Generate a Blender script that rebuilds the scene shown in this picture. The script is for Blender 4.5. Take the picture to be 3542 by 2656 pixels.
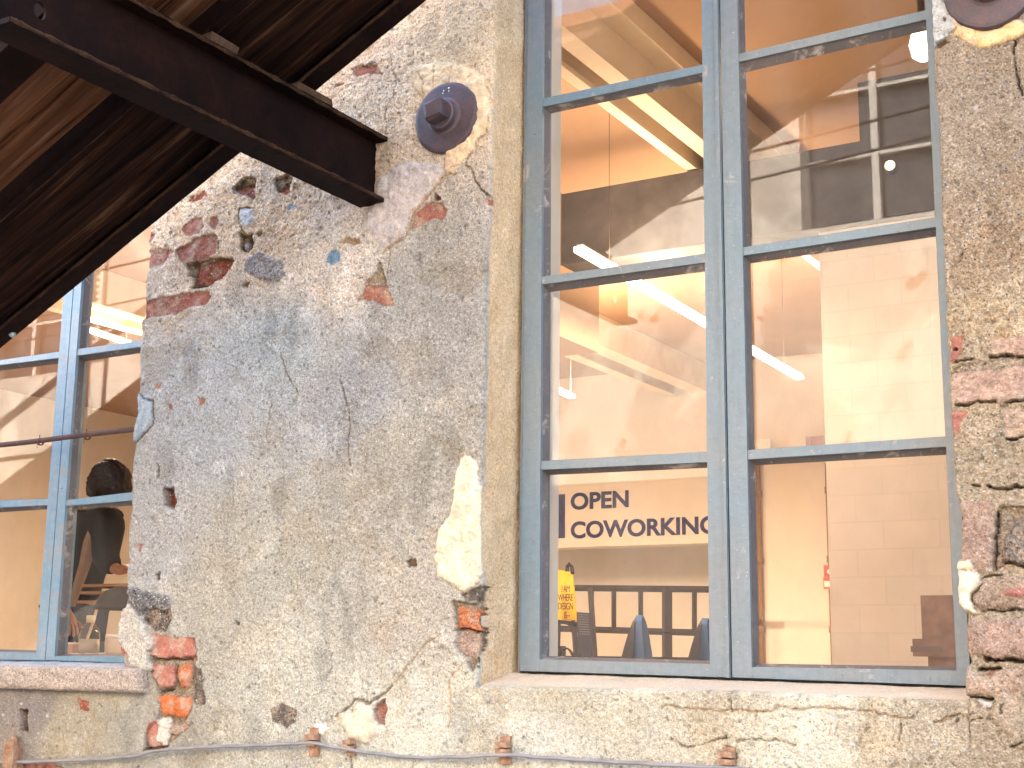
import bpy, bmesh, math, random
import numpy as np
from mathutils import Vector, Matrix

random.seed(7)
R = math.radians
scene = bpy.context.scene
for o in list(bpy.data.objects):
    bpy.data.objects.remove(o, do_unlink=True)

# ------------------------------------------------------------------ camera
CAM = np.array([0.0, -2.6, 1.6])
YAW, PITCH, ROLL = R(-30.77), R(11.08), R(0.736)
FOC, CX, CY = 4777.0, 1771.0, 1328.0
_f = np.array([math.sin(YAW)*math.cos(PITCH), math.cos(YAW)*math.cos(PITCH), math.sin(PITCH)])
_r = np.array([math.cos(YAW), -math.sin(YAW), 0.0])
_u = np.cross(_r, _f)
_r, _u = _r*math.cos(ROLL)+_u*math.sin(ROLL), -_r*math.sin(ROLL)+_u*math.cos(ROLL)
cam_d = bpy.data.cameras.new('camera')
cam = bpy.data.objects.new('camera', cam_d)
scene.collection.objects.link(cam)
M = Matrix(((_r[0], _u[0], -_f[0], CAM[0]), (_r[1], _u[1], -_f[1], CAM[1]), (_r[2], _u[2], -_f[2], CAM[2]), (0, 0, 0, 1)))
cam.matrix_world = M
cam_d.sensor_fit = 'HORIZONTAL'
cam_d.sensor_width = 36.0
cam_d.lens = FOC/3542.0*36.0
cam_d.clip_start = 0.02
cam_d.clip_end = 500
scene.camera = cam

# ------------------------------------------------------------------ light
SUN_EL, SUN_AZ = 50.0, 155.0   # the sun stands behind this house and lights the far side of the yard
world = bpy.data.worlds.new("World")
scene.world = world
world.use_nodes = True
wn = world.node_tree
bg = wn.nodes['Background']
sky = wn.nodes.new('ShaderNodeTexSky')
sky.sky_type = 'NISHITA'
sky.sun_disc = False
sky.sun_elevation = R(SUN_EL)
sky.sun_rotation = R(180+SUN_AZ)
sky.dust_density = 4.0
sky.air_density = 1.2
wn.links.new(sky.outputs[0], bg.inputs[0])
bg.inputs[1].default_value = 0.15
sd = bpy.data.lights.new('sun', 'SUN')
sd.energy = 4.0
sd.angle = R(3)
sd.color = (1.0, 0.93, 0.83)
sun = bpy.data.objects.new('sun', sd)
scene.collection.objects.link(sun)
_sv = Vector((-math.sin(R(SUN_AZ))*math.cos(R(SUN_EL)), -math.cos(R(SUN_AZ))*math.cos(R(SUN_EL)), math.sin(R(SUN_EL))))
sun.rotation_euler = _sv.to_track_quat('Z', 'Y').to_euler()
scene.view_settings.view_transform = 'Standard'
scene.view_settings.look = 'None'
scene.view_settings.gamma = 1.0
scene.view_settings.exposure = 3.7
scene.view_settings.use_curve_mapping = False
try:
    scene.cycles.max_bounces = 10
    scene.cycles.transparent_max_bounces = 16
    scene.cycles.sample_clamp_indirect = 6.0
    scene.cycles.caustics_reflective = False
    scene.cycles.caustics_refractive = False
except Exception:
    pass

# ------------------------------------------------------------------ helpers
KF = 3542.0/2212.0
def ray(px, py):                      # px on the 2212 px wide survey of the place
    x, y = px*KF, py*KF
    return _r*(x-CX)/FOC - _u*(y-CY)/FOC + _f
def onY(px, py, Y=0.0):
    d = ray(px, py); t = (Y-CAM[1])/d[1]
    return CAM+d*t
def onZ(px, py, Z):
    d = ray(px, py); t = (Z-CAM[2])/d[2]
    return CAM+d*t
def onX(px, py, X):
    d = ray(px, py); t = (X-CAM[0])/d[0]
    return CAM+d*t
def zoom(ox, oy, s, pts):             # points measured on an enlarged detail
    return [((ox+a/s)/KF, (oy+b/s)/KF) for a, b in pts]
def wallpts(pts, Y=0.0):
    out = []
    for a, b in pts:
        p = onY(a, b, Y); out.append((p[0], p[2]))
    return out
def lin(c):
    c = np.asarray(c, float)/255.0
    return np.where(c <= 0.04045, c/12.92, ((c+0.055)/1.055)**2.4)

COL = scene.collection
def mesh_obj(name, verts, faces, mat=None, parent=None, smooth=False):
    me = bpy.data.meshes.new(name)
    me.from_pydata([tuple(map(float, v)) for v in verts], [], faces)
    me.validate(); me.update()
    o = bpy.data.objects.new(name, me)
    COL.objects.link(o)
    if mat: me.materials.append(mat)
    if parent: o.parent = parent
    if smooth:
        for p in me.polygons: p.use_smooth = True
    return o
def bm_obj(name, bm, mat=None, parent=None, smooth=False, bevel=0.0, seg=2):
    if bevel:
        bmesh.ops.bevel(bm, geom=[e for e in bm.edges if len(e.link_faces) == 2 and e.calc_face_angle(0) > 0.5],
                        offset=bevel, segments=seg, profile=0.6, affect='EDGES', clamp_overlap=True)
    me = bpy.data.meshes.new(name)
    bmesh.ops.recalc_face_normals(bm, faces=bm.faces)
    bm.to_mesh(me); bm.free()
    o = bpy.data.objects.new(name, me)
    COL.objects.link(o)
    if mat: me.materials.append(mat)
    if parent: o.parent = parent
    if smooth:
        for p in me.polygons: p.use_smooth = True
    return o
def empty(name, loc=(0, 0, 0)):
    o = bpy.data.objects.new(name, None)
    o.location = loc
    o.empty_display_size = 0.1
    COL.objects.link(o)
    return o
def tag(o, label=None, cat=None, group=None, kind=None):
    if label: o['label'] = label
    if cat: o['category'] = cat
    if group: o['group'] = group
    if kind: o['kind'] = kind
    return o
def box(bm, x0, x1, y0, y1, z0, z1):
    vs = [bm.verts.new((x, y, z)) for x in (x0, x1) for y in (y0, y1) for z in (z0, z1)]
    a, b, c, d, e, f, g, h = vs
    for q in ((a, b, d, c), (e, g, h, f), (a, e, f, b), (c, d, h, g), (a, c, g, e), (b, f, h, d)):
        bm.faces.new(q)
    return vs
def prism(bm, quad, y0, y1):          # quad of (x, z), extruded in y
    n = len(quad)
    a = [bm.verts.new((q[0], y0, q[1])) for q in quad]
    b = [bm.verts.new((q[0], y1, q[1])) for q in quad]
    bm.faces.new(a); bm.faces.new(b[::-1])
    for i in range(n):
        j = (i+1) % n
        bm.faces.new((a[j], a[i], b[i], b[j]))
def tube(bm, pts, rad, seg=10, cap=True):
    pts = [Vector(p) for p in pts]
    rings = []
    up = Vector((0, 0, 1))
    for i, p in enumerate(pts):
        d = (pts[min(i+1, len(pts)-1)]-pts[max(i-1, 0)]).normalized()
        s = d.cross(up)
        if s.length < 1e-3: s = d.cross(Vector((1, 0, 0)))
        s.normalize(); t = s.cross(d).normalized()
        r = rad[i] if isinstance(rad, (list, tuple)) else rad
        rings.append([bm.verts.new(p+s*math.cos(2*math.pi*k/seg)*r+t*math.sin(2*math.pi*k/seg)*r) for k in range(seg)])
    for a, b in zip(rings, rings[1:]):
        for k in range(seg):
            bm.faces.new((a[k], a[(k+1) % seg], b[(k+1) % seg], b[k]))
    if cap:
        bm.faces.new(rings[0][::-1]); bm.faces.new(rings[-1])
def lathe(bm, prof, origin, axis='Y', seg=48, wob=0.0):
    # prof: list of (radius, distance along the axis)
    rings = []
    o = Vector(origin)
    rnd = [1+wob*math.sin(3*2*math.pi*k/seg+1)+wob*0.6*math.sin(7*2*math.pi*k/seg) for k in range(seg)]
    for r, h in prof:
        ring = []
        for k in range(seg):
            a = 2*math.pi*k/seg
            if axis == 'Y': v = Vector((math.cos(a)*r*rnd[k], h, math.sin(a)*r*rnd[k]))
            else: v = Vector((math.cos(a)*r*rnd[k], math.sin(a)*r*rnd[k], h))
            ring.append(bm.verts.new(o+v))
        rings.append(ring)
    for a, b in zip(rings, rings[1:]):
        for k in range(seg):
            bm.faces.new((a[k], a[(k+1) % seg], b[(k+1) % seg], b[k]))
    bm.faces.new(rings[0][::-1]); bm.faces.new(rings[-1])

# ------------------------------------------------------------------ numpy noise
def _hash(ix, iy, seed):
    h = (ix.astype(np.int64)*374761393 + iy.astype(np.int64)*668265263 + seed*982451653) & 0x7fffffff
    h = ((h ^ (h >> 13))*1274126177) & 0x7fffffff
    return ((h ^ (h >> 16)) & 0xffff)/65535.0
def vn(x, y, seed=0):
    xi = np.floor(x); yi = np.floor(y)
    fx = x-xi; fy = y-yi
    fx = fx*fx*fx*(fx*(fx*6-15)+10); fy = fy*fy*fy*(fy*(fy*6-15)+10)
    a = _hash(xi, yi, seed); b = _hash(xi+1, yi, seed); c = _hash(xi, yi+1, seed); d = _hash(xi+1, yi+1, seed)
    return (a*(1-fx)+b*fx)*(1-fy)+(c*(1-fx)+d*fx)*fy
def fbm(x, y, f, seed=0, oct=4, gain=0.5):
    s = 0; a = 1; t = 0
    for k in range(oct):
        c, sn = math.cos(k*1.1+0.5), math.sin(k*1.1+0.5)
        s = s+a*(vn((x*c-y*sn)*f, (x*sn+y*c)*f, seed+k*17)-0.5); t += a
        a *= gain; f *= 2.03
    return s/t*2
def sstep(a, b, v):
    t = np.clip((v-a)/(b-a), 0, 1)
    return t*t*(3-2*t)
def cell(x, y, f, seed):              # distance to nearest jittered point (in cells) and its random value
    X = x*f; Y = y*f
    xi = np.floor(X); yi = np.floor(Y)
    best = np.full(X.shape, 9.0); val = np.zeros(X.shape)
    for dx in (-1, 0, 1):
        for dy in (-1, 0, 1):
            cx_, cy_ = xi+dx, yi+dy
            px_ = cx_+_hash(cx_, cy_, seed); py_ = cy_+_hash(cx_, cy_, seed+5)
            d = np.hypot(X-px_, Y-py_)
            m = d < best
            best = np.where(m, d, best); val = np.where(m, _hash(cx_, cy_, seed+9), val)
    return best, val
def poly_sd(x, y, poly):
    P = np.array(poly); n = len(P)
    d = np.full(x.shape, 1e9); inside = np.zeros(x.shape, bool)
    for i in range(n):
        a = P[i]; b = P[(i+1) % n]
        e = b-a; wx = x-a[0]; wy = y-a[1]
        t = np.clip((wx*e[0]+wy*e[1])/max(e@e, 1e-12), 0, 1)
        d = np.minimum(d, np.hypot(wx-t*e[0], wy-t*e[1]))
        c = ((a[1] > y) != (b[1] > y)) & (x < (b[0]-a[0])*(y-a[1])/((b[1]-a[1]) if abs(b[1]-a[1]) > 1e-9 else 1e-9)+a[0])
        inside ^= c
    return np.where(inside, -d, d)
def line_d(x, y, pl):
    d = np.full(x.shape, 1e9)
    for a, b in zip(pl, pl[1:]):
        a = np.array(a); b = np.array(b); e = b-a
        wx = x-a[0]; wy = y-a[1]
        t = np.clip((wx*e[0]+wy*e[1])/max(e@e, 1e-12), 0, 1)
        d = np.minimum(d, np.hypot(wx-t*e[0], wy-t*e[1]))
    return d

# ------------------------------------------------------------------ materials
def new_mat(name):
    m = bpy.data.materials.new(name); m.use_nodes = True
    nt = m.node_tree
    b = nt.nodes['Principled BSDF']
    return m, nt, b
def N(nt, t, **kw):
    n = nt.nodes.new(t)
    for k, v in kw.items():
        if k.startswith('i_'):
            key = k[2:]
            n.inputs[int(key) if key.isdigit() else key.replace('_', ' ')].default_value = v
        else: setattr(n, k, v)
    return n
def mixc(nt, fac, a, b, mode='MIX'):
    n = nt.nodes.new('ShaderNodeMix'); n.data_type = 'RGBA'; n.blend_type = mode
    for idx, v in ((0, fac), (6, a), (7, b)):
        if isinstance(v, (int, float)): n.inputs[idx].default_value = v
        elif isinstance(v, (tuple, list)): n.inputs[idx].default_value = (*v[:3], 1)
        else: nt.links.new(v, n.inputs[idx])
    return n.outputs[2]
def maprange(nt, v, a, b, c=0.0, d=1.0):
    n = N(nt, 'ShaderNodeMapRange')
    n.inputs[1].default_value = a; n.inputs[2].default_value = b
    n.inputs[3].default_value = c; n.inputs[4].default_value = d
    nt.links.new(v, n.inputs[0]); return n.outputs[0]
def noise(nt, scale, detail=4, rough=0.6, vec=None, dist=0.0):
    n = N(nt, 'ShaderNodeTexNoise')
    n.inputs['Scale'].default_value = scale; n.inputs['Detail'].default_value = detail
    n.inputs['Roughness'].default_value = rough; n.inputs['Distortion'].default_value = dist
    if vec is not None: nt.links.new(vec, n.inputs['Vector'])
    return n.outputs[0]
def objco(nt, scale=(1, 1, 1), rot=(0, 0, 0)):
    t = N(nt, 'ShaderNodeTexCoord'); mp = N(nt, 'ShaderNodeMapping')
    mp.inputs['Scale'].default_value = scale
    mp.inputs['Rotation'].default_value = rot
    nt.links.new(t.outputs['Object'], mp.inputs['Vector'])
    return mp.outputs[0]
def bump(nt, b, h, strength=0.5, dist=0.002):
    n = N(nt, 'ShaderNodeBump'); n.inputs['Distance'].default_value = dist
    if isinstance(strength, (int, float)): n.inputs['Strength'].default_value = strength
    else: nt.links.new(strength, n.inputs['Strength'])
    nt.links.new(h, n.inputs['Height']); nt.links.new(n.outputs[0], b.inputs['Normal'])
def math_(nt, op, a, b):
    n = N(nt, 'ShaderNodeMath', operation=op)
    for i, v in enumerate((a, b)):
        if isinstance(v, (int, float)): n.inputs[i].default_value = v
        else: nt.links.new(v, n.inputs[i])
    return n.outputs[0]

def masonry_mat():
    m, nt, b = new_mat('weathered_masonry')
    co = objco(nt)
    at = N(nt, 'ShaderNodeAttribute', attribute_name='tone')
    gr = N(nt, 'ShaderNodeAttribute', attribute_name='grain')
    n1 = noise(nt, 260, 3, 0.7, co)
    n2 = noise(nt, 125, 5, 0.7, co)
    n3 = noise(nt, 14, 4, 0.6, co)
    v = N(nt, 'ShaderNodeTexVoronoi'); v.inputs['Scale'].default_value = 170
    nt.links.new(co, v.inputs['Vector'])
    sep = N(nt, 'ShaderNodeSeparateColor'); nt.links.new(v.outputs['Color'], sep.inputs[0])
    near = maprange(nt, v.outputs['Distance'], 0.42, 0.25)
    dark = math_(nt, 'MULTIPLY', math_(nt, 'LESS_THAN', sep.outputs[0], 0.10), near)
    light = math_(nt, 'MULTIPLY', math_(nt, 'GREATER_THAN', sep.outputs[0], 0.90), near)
    warm = math_(nt, 'MULTIPLY', math_(nt, 'LESS_THAN', sep.outputs[1], 0.10), near)
    k = math_(nt, 'MULTIPLY', maprange(nt, n1, 0.3, 0.7, 0.62, 1.32), maprange(nt, n2, 0.3, 0.7, 0.62, 1.30))
    k = math_(nt, 'MULTIPLY', k, maprange(nt, n3, 0.3, 0.7, 0.93, 1.07))
    kk = math_(nt, 'ADD', math_(nt, 'MULTIPLY', math_(nt, 'SUBTRACT', k, 1.0), gr.outputs['Fac']), 1.0)
    cmb = N(nt, 'ShaderNodeCombineXYZ')
    for i in range(3): nt.links.new(kk, cmb.inputs[i])
    c = mixc(nt, 1.0, at.outputs['Color'], cmb.outputs[0], 'MULTIPLY')
    g = gr.outputs['Fac']
    c = mixc(nt, math_(nt, 'MULTIPLY', math_(nt, 'MULTIPLY', dark, 0.65), g), c, (0.09, 0.075, 0.065))
    c = mixc(nt, math_(nt, 'MULTIPLY', math_(nt, 'MULTIPLY', light, 0.5), g), c, (0.72, 0.70, 0.66))
    c = mixc(nt, math_(nt, 'MULTIPLY', math_(nt, 'MULTIPLY', warm, 0.3), g), c, (0.40, 0.22, 0.12))
    nt.links.new(c, b.inputs['Base Color'])
    b.inputs['Roughness'].default_value = 0.95
    b.inputs['Specular IOR Level'].default_value = 0.15
    h = math_(nt, 'ADD', math_(nt, 'MULTIPLY', n2, 1.6), math_(nt, 'MULTIPLY', n1, 0.7))
    h = math_(nt, 'ADD', h, math_(nt, 'MULTIPLY', near, 0.12))
    bump(nt, b, h, maprange(nt, g, 0, 1.2, 0.15, 1.0), 0.009)
    return m
MASONRY = masonry_mat()

def paint_mat(name, base, alt, alt_scale=3.0, worn=(0.34, 0.30, 0.27), wornamt=0.12, rough=0.45):
    m, nt, b = new_mat(name)
    co = objco(nt); st = objco(nt, (12, 40, 12))
    n0 = noise(nt, alt_scale, 3, 0.6, co)
    n1 = noise(nt, 60, 5, 0.6, co)
    n2 = noise(nt, 18, 6, 0.7, co, 0.6)
    c = mixc(nt, maprange(nt, n0, 0.35, 0.65), base, alt)
    v1 = noise(nt, 1.0, 5, 0.7, objco(nt, (110, 60, 9)), 0.6); v2 = noise(nt, 1.0, 5, 0.7, objco(nt, (14, 60, 90)), 1.2)
    gm = N(nt, 'ShaderNodeNewGeometry')
    c = mixc(nt, maprange(nt, v1, 0.5, 0.72, 0.0, 0.34), c, tuple(x*0.62 for x in base))
    c = mixc(nt, maprange(nt, v2, 0.56, 0.74, 0.0, 0.30), c, tuple(min(1, x*1.45) for x in alt))
    c = mixc(nt, maprange(nt, n1, 0.35, 0.7, 0.0, 0.35), c, tuple(x*0.66 for x in base))
    c = mixc(nt, maprange(nt, noise(nt, 45, 6, 0.8, co), 0.675, 0.70), c, (0.34, 0.40, 0.43))
    c = mixc(nt, maprange(nt, noise(nt, 27, 6, 0.75, objco(nt, (1, 1, 2.0))), 0.665, 0.69), c, (0.06, 0.05, 0.05))
    c = mixc(nt, maprange(nt, n2, 0.66-wornamt, 0.74-wornamt*0.7), c, worn)
    c = mixc(nt, maprange(nt, noise(nt, 240, 2, 0.5, co), 0.70, 0.76), c, (0.40, 0.43, 0.45))
    nt.links.new(c, b.inputs['Base Color'])
    b.inputs['Roughness'].default_value = rough
    h = math_(nt, 'ADD', math_(nt, 'MULTIPLY', n1, 1.0), math_(nt, 'MULTIPLY', noise(nt, 9, 4, 0.7, st), 0.8))
    bump(nt, b, h, 0.45, 0.0025)
    return m
BLUE_PAINT = paint_mat('blue_grey_paint', (0.135, 0.195, 0.230), (0.18, 0.19, 0.19), 2.2, wornamt=0.03)
PUTTY = paint_mat('grey_putty', (0.085, 0.078, 0.082), (0.13, 0.11, 0.10), 5.0, wornamt=0.10, rough=0.6)
BLUE_PAINT2 = paint_mat('faded_blue_paint', (0.13, 0.26, 0.35), (0.25, 0.32, 0.37), 3.0, (0.26, 0.25, 0.24), 0.12)

def rust_mat(name, base, alt, streak_dir=None, rough=0.75, metal=0.0, s=1.0, spec=0.08):
    m, nt, b = new_mat(name)
    co = objco(nt)
    n0 = noise(nt, 7*s, 6, 0.65, co, 0.3)
    n1 = noise(nt, 70*s, 4, 0.6, co)
    c = mixc(nt, maprange(nt, n0, 0.38, 0.66), base, alt)
    c = mixc(nt, maprange(nt, n1, 0.4, 0.75, 0, 0.5), c, tuple(x*0.45 for x in base))
    nt.links.new(c, b.inputs['Base Color'])
    b.inputs['Roughness'].default_value = rough; b.inputs['Metallic'].default_value = metal
    b.inputs['Specular IOR Level'].default_value = spec
    bump(nt, b, n1, 0.5, 0.002)
    return m
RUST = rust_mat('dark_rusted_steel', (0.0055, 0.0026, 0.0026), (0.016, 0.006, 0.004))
RUST_EDGE = rust_mat('scaly_rust_edge', (0.060, 0.030, 0.016), (0.016, 0.009, 0.007), s=4, rough=0.9)
PACK = rust_mat('rusty_packing', (0.10, 0.06, 0.04), (0.05, 0.03, 0.02), s=4, rough=0.9)
PLATE = rust_mat('cast_iron', (0.060, 0.046, 0.056), (0.105, 0.058, 0.060), s=3.0, rough=0.5, metal=0.2, spec=0.5)
IRON = rust_mat('rusty_iron_bar', (0.085, 0.06, 0.06), (0.16, 0.09, 0.07), s=3.0, rough=0.7)
CLIP = rust_mat('rusty_strap', (0.25, 0.12, 0.07), (0.42, 0.30, 0.20), s=6.0, rough=0.9)

def plank_mat(name, cols, rot):
    # wood grain streaks running along the flight
    m, nt, b = new_mat(name)
    co = objco(nt, (1, 1, 1), (0, rot, 0))
    mp = N(nt, 'ShaderNodeMapping'); mp.inputs['Scale'].default_value = (1.6, 34, 8)
    nt.links.new(co, mp.inputs['Vector'])
    n0 = noise(nt, 1.0, 7, 0.68, mp.outputs[0], 0.5)
    mp2 = N(nt, 'ShaderNodeMapping'); mp2.inputs['Scale'].default_value = (0.9, 9, 3)
    nt.links.new(co, mp2.inputs['Vector'])
    n1 = noise(nt, 1.0, 4, 0.6, mp2.outputs[0], 0.4)
    r = N(nt, 'ShaderNodeValToRGB'); el = r.color_ramp.elements
    el[0].position = 0.36; el[0].color = (*cols[0], 1)
    el[1].position = 0.66; el[1].color = (*cols[3], 1)
    e = el.new(0.44); e.color = (*cols[1], 1)
    e = el.new(0.57); e.color = (*cols[2], 1)
    nt.links.new(n0, r.inputs[0])
    c = mixc(nt, maprange(nt, n1, 0.40, 0.62), r.outputs[0], tuple(x*0.35 for x in cols[1]))
    nt.links.new(c, b.inputs['Base Color'])
    b.inputs['Roughness'].default_value = 0.85; b.inputs['Specular IOR Level'].default_value = 0.05
    bump(nt, b, n0, 0.6, 0.003)
    return m
STAIR_ANG = R(26.37)
WOOD_SHADED = plank_mat('shaded_weathered_planks', [(0.002, 0.001, 0.001), (0.010, 0.0045, 0.003), (0.026, 0.011, 0.006), (0.085, 0.046, 0.026)], STAIR_ANG)  # plank row in shade, the darkness put into the colour
WOOD_LIT = plank_mat('lit_brown_planks', [(0.016, 0.006, 0.003), (0.085, 0.036, 0.016), (0.14, 0.066, 0.036), (0.23, 0.135, 0.09)], STAIR_ANG)  # same planks, brightened in colour for the light from outside

def flat_mat(name, c, rough=0.8, var=0.12, sc=6, bumpy=0.1, c2=None, metal=0.0):
    m, nt, b = new_mat(name)
    co = objco(nt)
    n0 = noise(nt, sc, 6, 0.6, co)
    cc = mixc(nt, maprange(nt, n0, 0.3, 0.7), tuple(x*(1-var) for x in c), c2 if c2 else tuple(min(1, x*(1+var)) for x in c))
    nt.links.new(cc, b.inputs['Base Color'])
    b.inputs['Roughness'].default_value = rough; b.inputs['Metallic'].default_value = metal
    b.inputs['Specular IOR Level'].default_value = 0.5 if rough < 0.6 else 0.12
    bump(nt, b, n0, bumpy, 0.004)
    return m
def emis_mat(name, c, s):
    m, nt, b = new_mat(name)
    b.inputs['Base Color'].default_value = (*c, 1)
    b.inputs['Emission Color'].default_value = (*c, 1); b.inputs['Emission Strength'].default_value = s
    return m
def glass_mat(f0=0.032, name='window_glass', tint=(0.97, 0.98, 0.97)):
    m = bpy.data.materials.new(name); m.use_nodes = True
    nt = m.node_tree; nt.nodes.clear()
    out = N(nt, 'ShaderNodeOutputMaterial')
    tr = N(nt, 'ShaderNodeBsdfTransparent'); tr.inputs[0].default_value = (*tint, 1)
    gl = N(nt, 'ShaderNodeBsdfGlossy'); gl.inputs['Roughness'].default_value = 0.0
    lw = N(nt, 'ShaderNodeLayerWeight'); lw.inputs[0].default_value = 0.5
    p5 = math_(nt, 'POWER', lw.outputs['Facing'], 5.0)
    fr = math_(nt, 'ADD', math_(nt, 'MULTIPLY', p5, 1-f0), f0)
    mx = N(nt, 'ShaderNodeMixShader')
    nt.links.new(fr, mx.inputs[0]); nt.links.new(tr.outputs[0], mx.inputs[1]); nt.links.new(gl.outputs[0], mx.inputs[2])
    # thin film of dust, denser in streaks
    df = N(nt, 'ShaderNodeBsdfDiffuse'); df.inputs[0].default_value = (0.55, 0.52, 0.48, 1)
    d1 = noise(nt, 5.0, 6, 0.7, objco(nt, (1, 1, 0.45)), 0.5)
    fd = maprange(nt, d1, 0.42, 0.75, 0.004, 0.05)
    sp = maprange(nt, noise(nt, 170.0, 1, 0.5, objco(nt)), 0.76, 0.80, 0.0, 0.12)
    m2 = N(nt, 'ShaderNodeMixShader')
    nt.links.new(math_(nt, 'ADD', fd, sp), m2.inputs[0]); nt.links.new(mx.outputs[0], m2.inputs[1]); nt.links.new(df.outputs[0], m2.inputs[2])
    nt.links.new(m2.outputs[0], out.inputs[0])
    return m
GLASS = glass_mat()

# ================================================================== THE WALL
# masonry features, surveyed on enlarged details of the wall
A_ = (480, 550, 3.0157); B_ = (1100, 600, 3.0157); C_ = (1300, 200, 3.318)
D_ = (400, 1900, 2.37); E_ = (0, 1328, 1.249); F_ = (3200, 1100, 2.37); G_ = (3050, 1750, 3.016)
H_ = (2742, 2056, 2.765); I_ = (900, 200, 2.765); J_ = (3200, 0, 5.53); K_ = (900, 2400, 2.458); L_ = (2300, 2300, 1.781)
T_ = (0, 0, KF**-1)
RED = lin((182, 122, 106)); RED2 = lin((176, 104, 82)); ORANGE = lin((204, 118, 72)); PINK = lin((188, 158, 138)); TANB = lin((190, 164, 140))
GRAN = lin((176, 170, 168)); DGREY = lin((136, 124, 112)); BLUE = lin((140, 168, 186)); WHITE = lin((214, 214, 212))
CREAM = lin((232, 204, 166)); IVORY = lin((226, 210, 182)); TAN = lin((196, 160, 118)); MORT = lin((196, 176, 148)); DARKM = lin((120, 96, 70)); LILAC = lin((206, 194, 188))
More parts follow.
